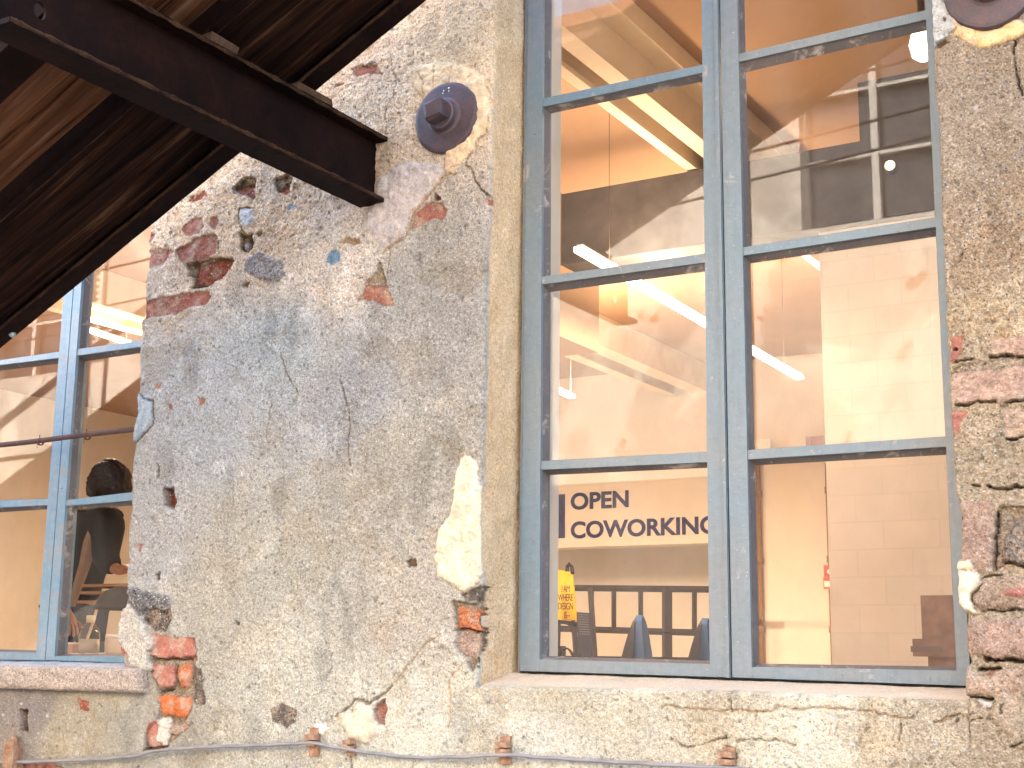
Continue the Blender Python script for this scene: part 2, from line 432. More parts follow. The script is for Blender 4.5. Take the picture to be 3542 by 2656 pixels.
# kind, zoom, colour, depth (m, + into the wall), grain, points
FEAT = [
 ('p', B_, LILAC, -0.004, 0.55, [(620,60),(900,-120),(1300,-60),(1330,20),(1240,130),(1000,390),(940,400),(890,640),(700,760),(640,780),(510,560),(520,420),(560,350)]),
 ('p', C_, CREAM, -0.006, 0.35, [(410,230),(480,140),(620,60),(900,60),(1040,100),(1200,220),(1310,420),(1320,640),(1290,800),(1200,910),(1160,990),(1080,1110),(960,1230),(880,1335),(805,1300),(810,1090),(500,900),(560,500),(570,430),(430,360)]),
 ('p', A_, RED, 0.009, 0.7, [(600,825),(800,780),(805,990),(640,1050),(450,1062),(380,960)]),
 ('p', A_, RED, 0.006, 0.7, [(60,940),(260,930),(365,965),(260,1080),(60,1140)]),
 ('p', A_, DARKM, 0.016, 1.2, [(490,1090),(740,1020),(985,1035),(1005,1080),(900,1200),(700,1340),(550,1360),(570,1230),(510,1230)]),
 ('p', A_, RED2, 0.006, 1.4, [(575,1110),(740,1060),(930,1040),(985,1075),(900,1190),(700,1320),(580,1290)]),
 ('p', A_, RED, 0.006, 0.9, [(10,1500),(230,1440),(720,1360),(765,1420),(740,1500),(500,1560),(330,1610),(130,1650),(10,1670)]),
 ('p', A_, RED, 0.006, 0.6, [(590,610),(650,620),(670,720),(640,780),(520,800),(460,780),(450,710)]),
 ('p', A_, RED, 0.007, 0.6, [(770,610),(815,600),(810,720),(780,750),(720,690)]),
 ('p', A_, DARKM, 0.014, 1.2, [(1000,270),(1120,190),(1210,210),(1215,300),(1000,330)]),
 ('p', A_, RED, 0.009, 1.2, [(970,320),(1050,270),(1170,270),(1210,340),(1190,400),(1060,370)]),
 ('p', A_, DARKM, 0.012, 1.2, [(1400,200),(1560,130),(1600,180),(1560,300),(1440,350),(1420,260)]),
 ('p', A_, RED2, 0.003, 0.9, [(1460,310),(1560,290),(1580,330),(1530,365),(1465,345)]),
 ('p', A_, RED2, 0.005, 0.9, [(700,320),(720,360),(600,430),(480,470),(560,390)]),
 ('p', A_, RED2, 0.004, 0.9, [(120,760),(165,790),(130,860),(110,820)]),
 ('p', A_, GRAN, -0.003, 1.6, [(1110,1080),(1230,985),(1400,1010),(1520,1060),(1530,1200),(1460,1290),(1300,1260),(1160,1210),(1095,1180)]),
 ('p', A_, BLUE, 0.003, 1.0, [(1970,960),(2040,915),(2100,960),(2090,1060),(2030,1110),(1970,1060)]),
 ('p', A_, WHITE, -0.004, 0.8, [(1060,540),(1200,520),(1190,650),(1210,690),(1130,720),(1060,690),(1035,620)]),
 ('p', A_, BLUE, 0.001, 1.0, [(1540,480),(1600,440),(1640,490),(1560,525)]),
 ('p', A_, DARKM, 0.018, 1.3, [(1040,770),(1190,790),(1210,900),(1150,960),(1050,950)]),
 ('p', A_, GRAN, -0.010, 0.8, [(1080,890),(1140,885),(1150,930),(1090,945)]),
 ('p', A_, DARKM, 0.008, 1.0, [(1220,780),(1280,750),(1260,820)]),
 ('p', A_, DARKM, 0.016, 1.0, [(1095,1310),(1150,1285),(1125,1350)]),
 ('l', A_, DARKM, 0.014, 8, [(1040,520),(1030,640),(1080,740),(1130,800)]),
 ('l', A_, DARKM, 0.016, 9, [(800,790),(830,900),(820,960)]),
 ('l', A_, DARKM, 0.014, 7, [(1040,515),(1190,512)]),
 ('p', B_, RED, 0.008, 0.8, [(1000,410),(1130,330),(1290,310),(1365,380),(1320,480),(1200,470),(1090,540),(970,560)]),
 ('l', B_, TAN, 0.003, 28, [(1440,10),(1330,30),(1240,130),(1190,200),(1100,300),(990,400),(960,560),(880,670),(740,760),(670,810)]),
 ('p', B_, MORT*0.8, 0.008, 1.1, [(640,900),(690,1060),(700,1150),(500,1160),(560,1060),(620,1020)]),
 ('p', B_, RED, 0.010, 0.8, [(500,1170),(700,1160),(760,1250),(780,1390),(650,1360),(590,1320),(500,1300),(390,1340),(450,1260)]),
 ('p', B_, TAN, 0.006, 1.0, [(230,680),(320,640),(430,680),(440,720),(330,700),(240,700)]),
 ('p', B_, RED2*0.5, 0.022, 0.8, [(1210,220),(1280,240),(1275,280),(1215,290)]),
 ('l', B_, DARKM, 0.008, 6, [(1620,0),(1650,110),(1700,170),(1740,200),(1770,240),(1830,260)]),
 ('l', B_, DARKM, 0.008, 5, [(640,870),(650,940),(690,1060),(710,1140)]),
 ('l', B_, DARKM, 0.004, 3, [(735,820),(740,1060)]),
 ('l', B_, DARKM, 0.004, 3, [(1065,830),(1075,930),(1090,1030)]),
 ('p', B_, RED2, 0.004, 0.8, [(1760,260),(1830,260),(1830,330),(1780,320)]),
 ('l', C_, DARKM, 0.006, 4, [(470,170),(570,280),(580,450)]),
 ('l', C_, DARKM, 0.003, 2, [(690,90),(690,340)]),
 ('l', C_, DARKM, 0.003, 2, [(905,70),(870,300)]),
 ('l', C_, DARKM, 0.003, 2, [(1110,200),(1030,300)]),
 ('l', C_, DARKM, 0.007, 5, [(1300,640),(1270,860),(1170,930),(1160,1060),(1060,1130),(1020,1210),(940,1230),(810,1320)]),
 ('l', C_, DARKM, 0.005, 5, [(190,-60),(190,0),(210,150),(225,220),(200,430),(120,600),(110,860)]),
 ('l', C_, DARKM, 0.010, 9, [(1040,1220),(1090,1290),(1150,1440),(1200,1520),(1240,1500),(1240,1540),(1330,1590)]),
 ('p', I_, RED, 0.006, 0.8, [(880,130),(1000,70),(1110,50),(1150,140),(1170,150),(1080,130),(930,165)]),
 ('l', I_, DARKM, 0.010, 8, [(880,110),(970,70),(1010,90),(1060,40),(1100,20)]),
 ('p', I_, RED2, 0.004, 1.0, [(715,255),(800,240),(790,265),(730,285)]),
 # brick column beside the left window
 ('p', D_, MORT*0.75, 0.016, 1.2, [(270,880),(650,890),(650,1150),(620,1240),(570,1420),(600,1480),(520,1520),(380,1650),(220,1650),(240,1540),(340,1380),(350,1200),(300,1050)]),
 ('p', D_, RED, 0.004, 0.6, [(280,690),(400,700),(640,735),(640,890),(600,910),(350,890),(270,860),(320,780)]),
 ('p', D_, RED, -0.010, 0.6, [(310,940),(430,950),(490,1000),(440,1130),(350,1130),(300,1040)]),
 ('p', D_, ORANGE*0.9, -0.012, 0.6, [(510,960),(600,940),(620,1000),(600,1130),(520,1130),(500,1060)]),
 ('p', D_, ORANGE, -0.010, 0.6, [(345,1180),(600,1210),(610,1250),(560,1390),(440,1360),(350,1340)]),
 ('p', D_, RED, -0.008, 0.6, [(290,1430),(340,1390),(330,1590),(390,1600),(360,1630),(280,1620),(240,1570)]),
 ('p', D_, PINK, -0.008, 0.8, [(440,1440),(560,1430),(620,1380),(600,1460),(520,1510),(440,1510)]),
 ('p', D_, RED, 0.0, 0.7, [(20,740),(90,700),(140,860),(20,880)]),
 ('p', D_, DGREY, 0.010, 1.8, [(230,500),(330,480),(450,480),(470,540),(420,660),(330,660),(250,600)]),
 ('p', D_, lin((146, 143, 142)), -0.004, 2.0, [(90,320),(190,310),(330,350),(440,380),(460,470),(330,470),(210,540),(140,450),(90,410)]),
 ('p', D_, DGREY, 0.004, 1.6, [(620,960),(700,980),(720,1130),(730,1260),(680,1300),(630,1250),(620,1120)]),
 ('p', D_, lin((226, 218, 204)), -0.014, 1.0, [(30,600),(140,440),(250,600),(320,780),(270,840),(270,900),(330,980),(290,1000),(150,960),(130,870),(30,740)]),
 ('p', D_, lin((230, 220, 204)), -0.006, 0.7, [(340,1400),(390,1370),(440,1400),(440,1510),(390,1600),(325,1570)]),
 ('p', D_, DARKM, 0.02, 1.0, [(345,190),(370,180),(375,235),(350,230)]),
 ('p', D_, DARKM*0.6, 0.02, 1.0, [(985,590),(1020,600),(1025,630),(1000,620)]),
 ('l', D_, DARKM*0.4, 0.02, 8, [(300,890),(420,895),(600,915)]),
 ('l', D_, DARKM*0.4, 0.02, 10, [(350,1155),(440,1150)]),
 ('l', D_, DARKM*0.5, 0.018, 12, [(480,960),(480,1120)]),
 ('l', D_, DARKM*0.4, 0.02, 8, [(230,1620),(300,1635),(390,1605)]),
 ('l', D_, DARKM*0.4, 0.02, 7, [(640,745),(650,900)]),
 ('p', E_, RED2*0.6, 0.045, 0.8, [(700,462),(750,450),(764,510),(744,540),(708,525)]),
 ('p', E_, DARKM, 0.02, 1.0, [(676,345),(688,350),(690,398),(680,392)]),
 ('p', E_, RED, 0.005, 0.8, [(845,60),(892,65),(860,95)]),
 ('p', E_, RED, 0.005, 0.8, [(725,85),(745,90),(737,115)]),
 ('p', E_, RED, 0.003, 0.8, [(665,5),(692,0),(690,22),(670,25)]),
 ('p', E_, RED, 0.008, 0.8, [(595,690),(625,690),(610,737)]),
 ('p', E_, RED, 0.004, 0.8, [(540,700),(560,700),(562,760),(545,765)]),
 ('p', E_, DGREY, 0.001, 1.8, [(1165,1410),(1220,1380),(1280,1400),(1280,1450),(1240,1475),(1180,1460)]),
 ('p', E_, IVORY, -0.006, 0.3, [(2020,300),(2065,330),(2070,420),(2110,560),(2100,780),(2080,860),(2020,895),(1960,860),(1900,830),(1885,760),(1900,640),(1950,560),(1970,420),(1990,330)]),
 ('p', E_, DGREY*0.8, 0.012, 1.2, [(1990,900),(2060,885),(2095,870),(2085,940),(2010,935)]),
 ('l', E_, DARKM*0.4, 0.03, 9, [(2108,700),(2100,860),(2085,880),(2085,950)]),
 ('p', E_, MORT*0.8, 0.014, 1.2, [(1950,930),(2075,940),(2065,1175),(2050,1250),(2005,1195),(1968,1150)]),
 ('p', E_, lin((222, 140, 98)), 0.002, 1.0, [(1980,955),(2065,970),(2065,1075),(1957,1065),(1965,1000)]),
 ('p', E_, PINK, 0.0, 1.0, [(1955,1090),(2060,1085),(2060,1170),(2030,1200),(1975,1150)]),
 ('l', E_, DARKM*0.4, 0.02, 5, [(1955,1068),(2010,1062),(2062,1080)]),
 ('l', E_, DARKM*0.5, 0.02, 4, [(2068,960),(2066,1240)]),
 ('p', E_, IVORY, -0.006, 0.4, [(1540,1375),(1590,1385),(1620,1430),(1625,1500),(1590,1545),(1520,1535),(1490,1490),(1470,1430),(1530,1410)]),
 ('l', E_, DARKM, 0.008, 7, [(1460,1440),(1530,1362),(1590,1380),(1640,1360),(1690,1305)]),
 ('p', E_, RED*0.9, 0.014, 1.0, [(1605,1405),(1665,1355),(1672,1400),(1655,1472),(1628,1472)]),
 ('l', E_, DARKM, 0.006, 5, [(1470,-20),(1485,60),(1510,130),(1505,290),(1510,350)]),
 ('l', E_, DARKM, 0.005, 3.5, [(1170,90),(1150,200),(1155,280),(1100,350)]),
 ('l', E_, DARKM, 0.006, 5, [(1210,-120),(1240,-40),(1285,40)]),
 ('l', E_, TAN, 0.004, 6, [(1900,1090),(1840,1130),(1770,1210),(1700,1290)]),
 ('l', E_, TAN, 0.003, 6, [(2010,1200),(1960,1260),(1935,1300),(1945,1350),(1930,1480)]),
 ('p', E_, lin((168, 182, 192)), -0.010, 0.5, [(604,40),(650,58),(664,78),(655,160),(610,225),(560,280),(560,60)]),
 ('l', E_, DARKM*0.5, 0.014, 6, [(604,40),(640,70),(664,78),(658,170),(612,228),(572,275)]),
 ('p', E_, RED2*0.55, 0.05, 0.8, [(88,1405),(122,1410),(123,1505),(92,1500)]),
 ('p', E_, RED2, 0.006, 0.8, [(330,1355),(380,1375),(380,1410),(345,1412)]),
 ('p', E_, RED2, 0.006, 0.8, [(80,1640),(230,1632),(300,1662),(300,1720),(60,1720)]),
 ('l', E_, DARKM, 0.003, 3, [(505,1375),(508,1450)]),
 ('l', E_, DARKM, 0.006, 8, [(600,1659),(570,1720)]),
 ('p', E_, DARKM, 0.006, 1.0, [(1755,765),(1800,750),(1805,790),(1770,795)]),
 ('p', E_, DARKM*0.6, 0.02, 0.8, [(1500,1572),(1525,1560),(1528,1590),(1510,1592)]),
 ('l', E_, DARKM, 0.006, 4, [(1515,1590),(1525,1680)]),
 ('p', K_, lin((240, 226, 210)), -0.008, 0.5, [(455,265),(560,250),(580,300),(530,370),(485,340)]),
 # right pier
 ('p', J_, lin((204, 206, 204)), -0.004, 0.8, [(60,-200),(470,-200),(480,200),(620,420),(420,720),(240,900),(60,1000)]),
 ('p', J_, lin((226, 196, 146)), -0.004, 0.4, [(560,120),(700,350),(900,520),(1200,560),(1800,380),(2000,600),(1700,770),(1200,900),(1030,930),(600,660),(480,260)]),
 ('l', J_, DARKM, 0.010, 10, [(1040,930),(1200,900),(1690,780),(1900,660)]),
 ('l', J_, DARKM*0.5, 0.014, 20, [(1710,780),(1730,1000),(1790,1300),(1790,1600),(1820,1800)]),
 ('p', J_, DARKM, 0.012, 1.0, [(250,910),(260,830),(400,760),(430,860),(330,920)]),
 ('p', J_, DARKM*0.6, 0.02, 1.0, [(340,290),(420,300),(400,370),(360,360)]),
 ('p', F_, RED*0.95, 0.0, 0.7, [(210,130),(310,120),(270,330),(210,350)]),
 ('p', F_, PINK, 0.0, 0.8, [(240,440),(900,390),(900,650),(560,680),(300,705),(225,660)]),
 ('p', F_, PINK, 0.0, 0.8, [(560,160),(900,140),(900,300),(530,320)]),
 ('p', F_, RED, 0.003, 0.7, [(225,775),(350,755),(290,860),(262,960),(225,930)]),
 ('p', F_, TANB, 0.0, 0.8, [(640,740),(900,730),(900,980),(670,985)]),
 ('l', F_, DARKM*0.3, 0.03, 10, [(520,326),(811,312),(900,308)]),
 ('l', F_, DARKM*0.4, 0.02, 8, [(240,356),(400,337)]),
 ('l', F_, DARKM*0.4, 0.024, 10, [(260,715),(400,690),(560,672)]),
 ('l', F_, DARKM*0.3, 0.024, 12, [(650,683),(770,657),(860,650)]),
 ('l', F_, DARKM*0.3, 0.03, 9, [(670,993),(811,992),(900,990)]),
 ('l', F_, DARKM*0.4, 0.02, 9, [(500,1382),(640,1402),(720,1370),(900,1380)]),
 ('l', F_, DARKM*0.6, 0.014, 7, [(370,1397),(430,1390)]),
 ('p', F_, DARKM*0.5, 0.03, 1.0, [(468,372),(488,372),(488,388),(470,388)]),
 ('p', F_, DARKM*0.5, 0.02, 1.0, [(232,240),(252,240),(250,258),(235,256)]),
 ('p', F_, MORT*0.9, 0.006, 1.3, [(240,400),(620,330),(900,330),(900,385),(500,430),(240,440)]),
 ('p', G_, PINK, -0.004, 1.0, [(800,-40),(1140,-40),(1160,200),(1180,640),(1000,670),(800,560)]),
 ('l', G_, DARKM*0.4, 0.03, 9, [(1175,60),(1185,400),(1190,680)]),
 ('p', G_, MORT*0.8, 0.012, 1.3, [(1190,0),(1484,0),(1484,160),(1290,400),(1290,620),(1200,690)]),
 ('p', G_, DGREY*1.3, -0.008, 1.8, [(1280,400),(1350,200),(1600,100),(1600,660),(1290,590)]),
 ('l', G_, DARKM*0.4, 0.025, 10, [(1290,595),(1484,645),(1560,650)]),
 ('p', G_, TANB, -0.002, 1.2, [(1060,780),(1600,740),(1600,1080),(1070,1080),(950,960)]),
 ('p', G_, RED, -0.002, 0.8, [(1320,880),(1600,860),(1600,960),(1340,950)]),
 ('l', G_, DARKM*0.5, 0.02, 9, [(1080,1085),(1600,1090)]),
 ('l', G_, DARKM*0.5, 0.014, 7, [(1060,745),(1280,740)]),
 ('p', G_, PINK, -0.006, 1.0, [(840,1230),(1100,1180),(1600,1190),(1600,1600),(1050,1580),(840,1500)]),
 ('l', G_, DARKM*0.3, 0.03, 18, [(1060,1590),(1300,1610),(1600,1620)]),
 ('p', G_, IVORY, -0.010, 0.3, [(760,660),(760,560),(950,565),(1000,660),(1050,790),(940,910),(940,960),(980,1050),(1040,1110),(880,1080),(760,1060)]),
 ('l', G_, DARKM*0.6, 0.01, 4, [(780,662),(1000,672)]),
 ('l', G_, DARKM*0.4, 0.02, 7, [(1050,800),(935,920),(975,1050)]),
 ('p', H_, TANB, -0.006, 1.0, [(1600,715),(1850,760),(1960,720),(2400,680),(2400,960),(1900,1000),(1600,960)]),
 ('l', H_, DARKM*0.3, 0.03, 9, [(1655,965),(1760,1000),(1900,1005)]),
 ('p', H_, RED, 0.006, 1.0, [(1810,735),(1960,705),(1880,770)]),
 ('l', H_, DARKM*0.3, 0.03, 9, [(1780,690),(1960,705)]),
 ('p', H_, lin((222, 212, 202)), -0.004, 0.8, [(1770,1020),(1890,1010),(1890,1070),(1810,1085)]),
 ('p', H_, MORT*0.88, -0.005, 1.0, [(1900,1000),(2400,900),(2400,1500),(2150,1460),(1900,1200)]),
 ('l', H_, DARKM*0.6, 0.008, 7, [(2020,1065),(2000,1100),(2010,1140)]),
 ('l', H_, DARKM*0.4, 0.014, 7, [(2090,1455),(2180,1430),(2300,1400)]),
 ('l', H_, DARKM, 0.01, 8, [(1525,1205),(1545,1185)]),
 ('l', H_, DARKM, 0.008, 7, [(1035,1225),(1020,1290),(1003,1390)]),
 ('l', L_, TAN, 0.007, 6, [(0,255),(160,262),(340,295),(430,275),(620,295),(700,265),(820,290),(920,262),(1040,262),(1180,275),(1300,305),(1530,312)]),
 ('l', L_, DARKM, 0.006, 5, [(408,155),(405,290)]),
 ('l', L_, DARKM, 0.007, 6, [(80,485),(140,520),(280,490),(400,445)]),
 ('l', L_, DARKM, 0.007, 7, [(450,470),(530,455),(680,462),(800,497)]),
 ('l', L_, DARKM, 0.008, 7, [(390,500),(435,520),(435,600)]),
 ('l', L_, TAN, 0.008, 8, [(1650,340),(1800,300),(1860,345),(1950,330)]),
 ('l', K_, DARKM, 0.003, 3, [(2010,390),(2020,345),(2070,330),(2120,340)]),
]
FW = []
for kd, zz, colr, dep, g, pts in FEAT:
    if zz is T_: pp = pts
    else: pp = zoom(zz[0], zz[1], zz[2], pts)
    w = wallpts(pp)
    if kd == 'l':
        g = g/zz[2]*0.00075*0.5
    FW.append((kd, np.asarray(colr), dep, g, w))

TONES = [(750,150,(212,194,178),1.2),(1000,60,(206,190,172),0.9),(450,450,(208,190,170),1.2),(620,420,(212,196,178),1.3),(700,550,(206,192,182),1.2),(600,750,(178,180,184),1.0),
 (450,900,(182,180,182),0.9),(750,850,(182,178,176),1.0),(900,700,(190,182,172),1.0),(850,1000,(196,184,170),1.0),(600,1200,(206,194,178),1.0),(900,1300,(216,202,184),1.0),(600,1450,(228,216,198),1.0),
 (900,1550,(236,226,208),0.8),(1200,1600,(240,230,212),0.8),(1700,1600,(240,228,206),0.8),(2000,1600,(216,198,174),1.0),(150,1570,(196,180,154),0.7),(300,1560,(190,178,162),0.6),(100,1520,(165,150,138),0.7),
 (2120,300,(190,168,146),1.2),(2120,500,(196,172,146),1.3),(2120,700,(204,180,152),1.3),(2150,1300,(206,180,156),1.1),(2150,1620,(196,174,150),1.1),(350,1150,(192,184,178),0.9),(480,1330,(208,196,178),0.9),(1600,1525,(224,206,182),0.9),(1200,1520,(228,212,188),0.8)]
LIT_TONES = [[0.888, 0.734, 0.559], [0.821, 0.667, 0.466], [0.95, 0.79, 0.60], [0.95, 0.79, 0.60], [0.911, 0.864, 0.795], [0.415, 0.489, 0.549], [0.404, 0.461, 0.524], [0.384, 0.429, 0.477], [0.402, 0.417, 0.411], [0.428, 0.43, 0.391], [0.456, 0.481, 0.449], [0.529, 0.523, 0.469], [0.565, 0.584, 0.521], [0.575, 0.594, 0.516], [0.576, 0.597, 0.541], [0.642, 0.645, 0.536], [0.566, 0.513, 0.395], [0.379, 0.364, 0.287], [0.337, 0.343, 0.305], [0.238, 0.228, 0.227], [0.41, 0.358, 0.289], [0.458, 0.378, 0.28], [0.541, 0.455, 0.322], [0.46, 0.39, 0.285], [0.409, 0.346, 0.254], [0.418, 0.446, 0.464], [0.413, 0.419, 0.375], [0.542, 0.51, 0.402], [0.489, 0.474, 0.375]]  # fitted colours carry the wall's light, lighter where the stair blocks the sky
_tp = np.array([(lambda p: (p[0], p[2]))(onY(a, b)) for a, b, c, g in TONES])
_tc = np.array([lin(c) for a, b, c, g in TONES])
if LIT_TONES: _tc = np.array(LIT_TONES)*np.array([1.15, 1.10, 1.08])
_tg = np.array([g for a, b, c, g in TONES])
ALB = 1/1.2                       # displayed brightness -> base colour

def wall_fields(X, Z):
    shp = X.shape
    X = X.ravel(); Z = Z.ravel()
    wx = X+0.006*fbm(X, Z, 17, 2, 2)+0.0050*fbm(X, Z, 42, 3, 4)+0.0022*fbm(X, Z, 190, 4, 2); wz = Z+0.006*fbm(X, Z, 17, 30, 2)+0.0050*fbm(X, Z, 42, 31, 4)+0.0022*fbm(X, Z, 190, 32, 2)
    jx = X+0.03*fbm(X, Z, 5, 71, 2); jz = Z+0.03*fbm(X, Z, 5, 72, 2)
    W = 0; Cc = 0; G = 0
    for p, c, g in zip(_tp, _tc, _tg):
        w = 1/((jx-p[0])**2+(jz-p[1])**2+0.003)**2
        W = W+w; Cc = Cc+w[:, None]*c; G = G+w*g
    col = Cc/W[:, None]; grain = G/W
    # broad weathering
    b = fbm(X, Z, 6, 11, 5)
    col = col*(1+0.10*b[:, None])
    t = sstep(0.1, 0.5, fbm(X, Z, 11, 91, 4))[:, None]
    col = col*(1-t*0.3)+col*np.array([1.0, 0.90, 0.76])*t*0.3
    t = sstep(0.15, 0.6, fbm(X*1.0, Z*0.45, 14, 191, 5))[:, None]
    col = col*(1-t*0.22)
    t = sstep(0.15, 0.5, fbm(X, Z, 20, 193, 5))[:, None]
    col = col*(1+t*0.16)
    col = col*np.array([1.03, 1.0, 0.95])
    # relief
    h = 0.004*fbm(X, Z, 3.5, 5, 3)+0.0030*grain*fbm(X, Z, 26, 6, 4)+0.0026*grain*fbm(X, Z, 100, 7, 2)
    # lost skin: shallow lower layer in rough zones
    lost = sstep(0.10, 0.22, fbm(X, Z, 9, 44, 5)-0.12+0.25*(grain-1.0))
    h = h+0.0022*lost; col = col*(1-0.08*lost[:, None]*np.array([0.6, 1, 1.5]))
    # pits and pebbles
    d, v = cell(wx+0.004*fbm(X, Z, 90, 8, 3), wz, 30, 21)
    dens = sstep(-0.1, 0.5, fbm(X, Z, 4, 22, 3))
    pit = sstep(0.28, 0.05, d+0.12*(v*37 % 1))*(v < 0.075*grain*dens)
    h = h+0.005*pit; col = col*(1-0.35*pit[:, None])
    d, v = cell(wx, wz, 80, 23)
    pit = sstep(0.42, 0.15, d)*(v < 0.05*grain)
    h = h+0.003*pit; col = col*(1-0.40*pit[:, None])
    peb = sstep(0.42, 0.2, d)*(v > 1-0.05*grain)
    h = h-0.003*peb; pc = np.where(((v*997) % 1 > 0.45)[:, None], np.array([0.75, 0.72, 0.68]), np.array([0.30, 0.28, 0.30]))
    col = col*(1-0.7*peb[:, None])+pc*0.7*peb[:, None]
    n1 = fbm(X, Z, 45, 61, 4); n2b = fbm(X, Z, 38, 161, 5)
    for kd, c, dep, g, w in FW:
        P = np.array(w); mg = 0.03
        sel = (X > P[:, 0].min()-mg) & (X < P[:, 0].max()+mg) & (Z > P[:, 1].min()-mg) & (Z < P[:, 1].max()+mg)
        if not sel.any(): continue
        xs, zs = wx[sel], wz[sel]
        if kd == 'p':
            s = poly_sd(xs, zs, w)+0.0035*n1[sel]
            m = sstep(0.0016, -0.0016, s)
            cc = c*(1.04+0.30*n1[sel][:, None])
            if c[0] > 1.5*c[2]:
                bl = (0.6*sstep(-0.05, 0.45, n2b[sel]))[:, None]; cc = cc*(1-bl)+lin((206, 182, 160))*bl
            col[sel] = col[sel]*(1-m[:, None])+cc*m[:, None]
            rim = sstep(0.005, 0.0, np.abs(s+0.001))
            if dep > 0.004:
                col[sel] = col[sel]*(1-0.22*(rim*(s < 0.001))[:, None])  # edge shade painted along the inner rim of recessed patches
            h[sel] = h[sel]+dep*0.75*m+(0.0018*n1[sel]*m)
            if dep < 0: h[sel] = h[sel]-0.004*m*sstep(0, -0.012, s)
            grain[sel] = grain[sel]*(1-m)+g*m
        else:
            s = line_d(xs, zs, w)
            wd = np.maximum(g, 0.0007)*(1+0.9*n1[sel])-0.0004
            m = sstep(wd+0.0020, wd-0.0006, s)*sstep(-1.1, -0.7, n1[sel])
            ca = 0.85 if dep > 0.011 else 0.72
            col[sel] = col[sel]*(1-ca*m[:, None])+c*ca*m[:, None]
            h[sel] = h[sel]+dep*0.8*m
    # shade below the left sill is carried by the fitted tones
    return h.reshape(shp), (col*ALB).reshape(shp+(3,)), grain.reshape(shp)

def interp_edge(pts, Y=0.0, rag=0.003, seed=1):
    w = [onY(a, b, Y) for a, b in pts]
    zs = np.array([p[2] for p in w])[::-1]; xs = np.array([p[0] for p in w])[::-1]
    o = np.argsort(zs); zs = zs[o]; xs = xs[o]
    def f(z):
        z = np.asarray(z, float)
        return np.interp(z, zs, xs)+rag*fbm(z, z*0+seed, 60, seed, 3)
    return f
xL = interp_edge([(334,440),(320,520),(318,560),(315,600),(312,680),(305,700),(302,800),(300,850),(303,880),(290,950),(285,1000),(283,1100),(278,1150),(275,1250),(277,1290),(266,1330),(262,1370),(260,1400),(265,1415),(268,1440)], 0, 0.003, 3)
xM = interp_edge([(1067,-5),(1062,200),(1056,420),(1050,560),(1048,700),(1043,900),(1040,1100),(1042,1250),(1035,1300),(1034,1400),(1030,1482)], 0, 0.0015, 5)
xR = interp_edge([(2012,-5),(2016,60),(2018,180),(2030,300),(2035,500),(2040,600),(2043,700),(2047,760),(2052,900),(2060,1000),(2065,1060),(2078,1120),(2078,1180),(2070,1215),(2073,1300),(2090,1330),(2088,1400),(2098,1430),(2086,1440),(2088,1512)], 0, 0.003, 9)
Z_LOW, Z_TOP = 1.02, 4.0
_sl = interp = None
def sillz(x):      # front edge of the main window's plastered sill
    a = onY(1035, 1482); b = onY(1585, 1493); c = onY(2088, 1514)
    return np.interp(x, [a[0], b[0], c[0]], [a[2], b[2], c[2]])
REV = 0.165       # depth of the window reveals

vs_all, fs_all, col_all, gr_all = [], [], [], []
_off = 0
def add_grid(P, colr, gr):
    global _off
    n, m = P.shape[:2]
    vs_all.append(P.reshape(-1, 3)); col_all.append(colr.reshape(-1, 3)); gr_all.append(gr.ravel())
    idx = np.arange(n*m).reshape(n, m)+_off
    q = np.stack([idx[:-1, :-1], idx[:-1, 1:], idx[1:, 1:], idx[1:, :-1]], -1).reshape(-1, 4)
    fs_all.append(q); _off += n*m
def face_patch(z0, z1, fl, fr, dx=0.0027, zmap=None, round_l=False, round_r=False, round_t=False):
    nz = int((z1-z0)/dx)+1
    zz = np.linspace(z0, z1, nz)
    wmax = float(np.max(fr(zz)-fl(zz)))
    nx = int(wmax/dx)+1
    u = np.linspace(0, 1, nx)
    Zg = np.repeat(zz[:, None], nx, 1)
    X = fl(zz)[:, None]*(1-u)+fr(zz)[:, None]*u
    if zmap is not None:
        t = (Zg-z0)/(z1-z0); Zg = z0+(zmap(X)-z0)*t
    h, c, g = wall_fields(X, Zg)
    r = 0.007
    if round_l:
        d = np.clip(X-fl(zz)[:, None], 0, r); h = h+(r-np.sqrt(np.maximum(0, r*r-(r-d)**2)))
    if round_r:
        d = np.clip(fr(zz)[:, None]-X, 0, r); h = h+(r-np.sqrt(np.maximum(0, r*r-(r-d)**2)))
    if round_t:
        d = np.clip(zmap(X)-Zg, 0, r); inr = (X > xM(1.54)) & (X < xR(1.53))
        h = h+(r-np.sqrt(np.maximum(0, r*r-(r-d)**2)))*inr
    P = np.stack([X, h, Zg], -1)
    add_grid(P, c, g)
    return P, c, g
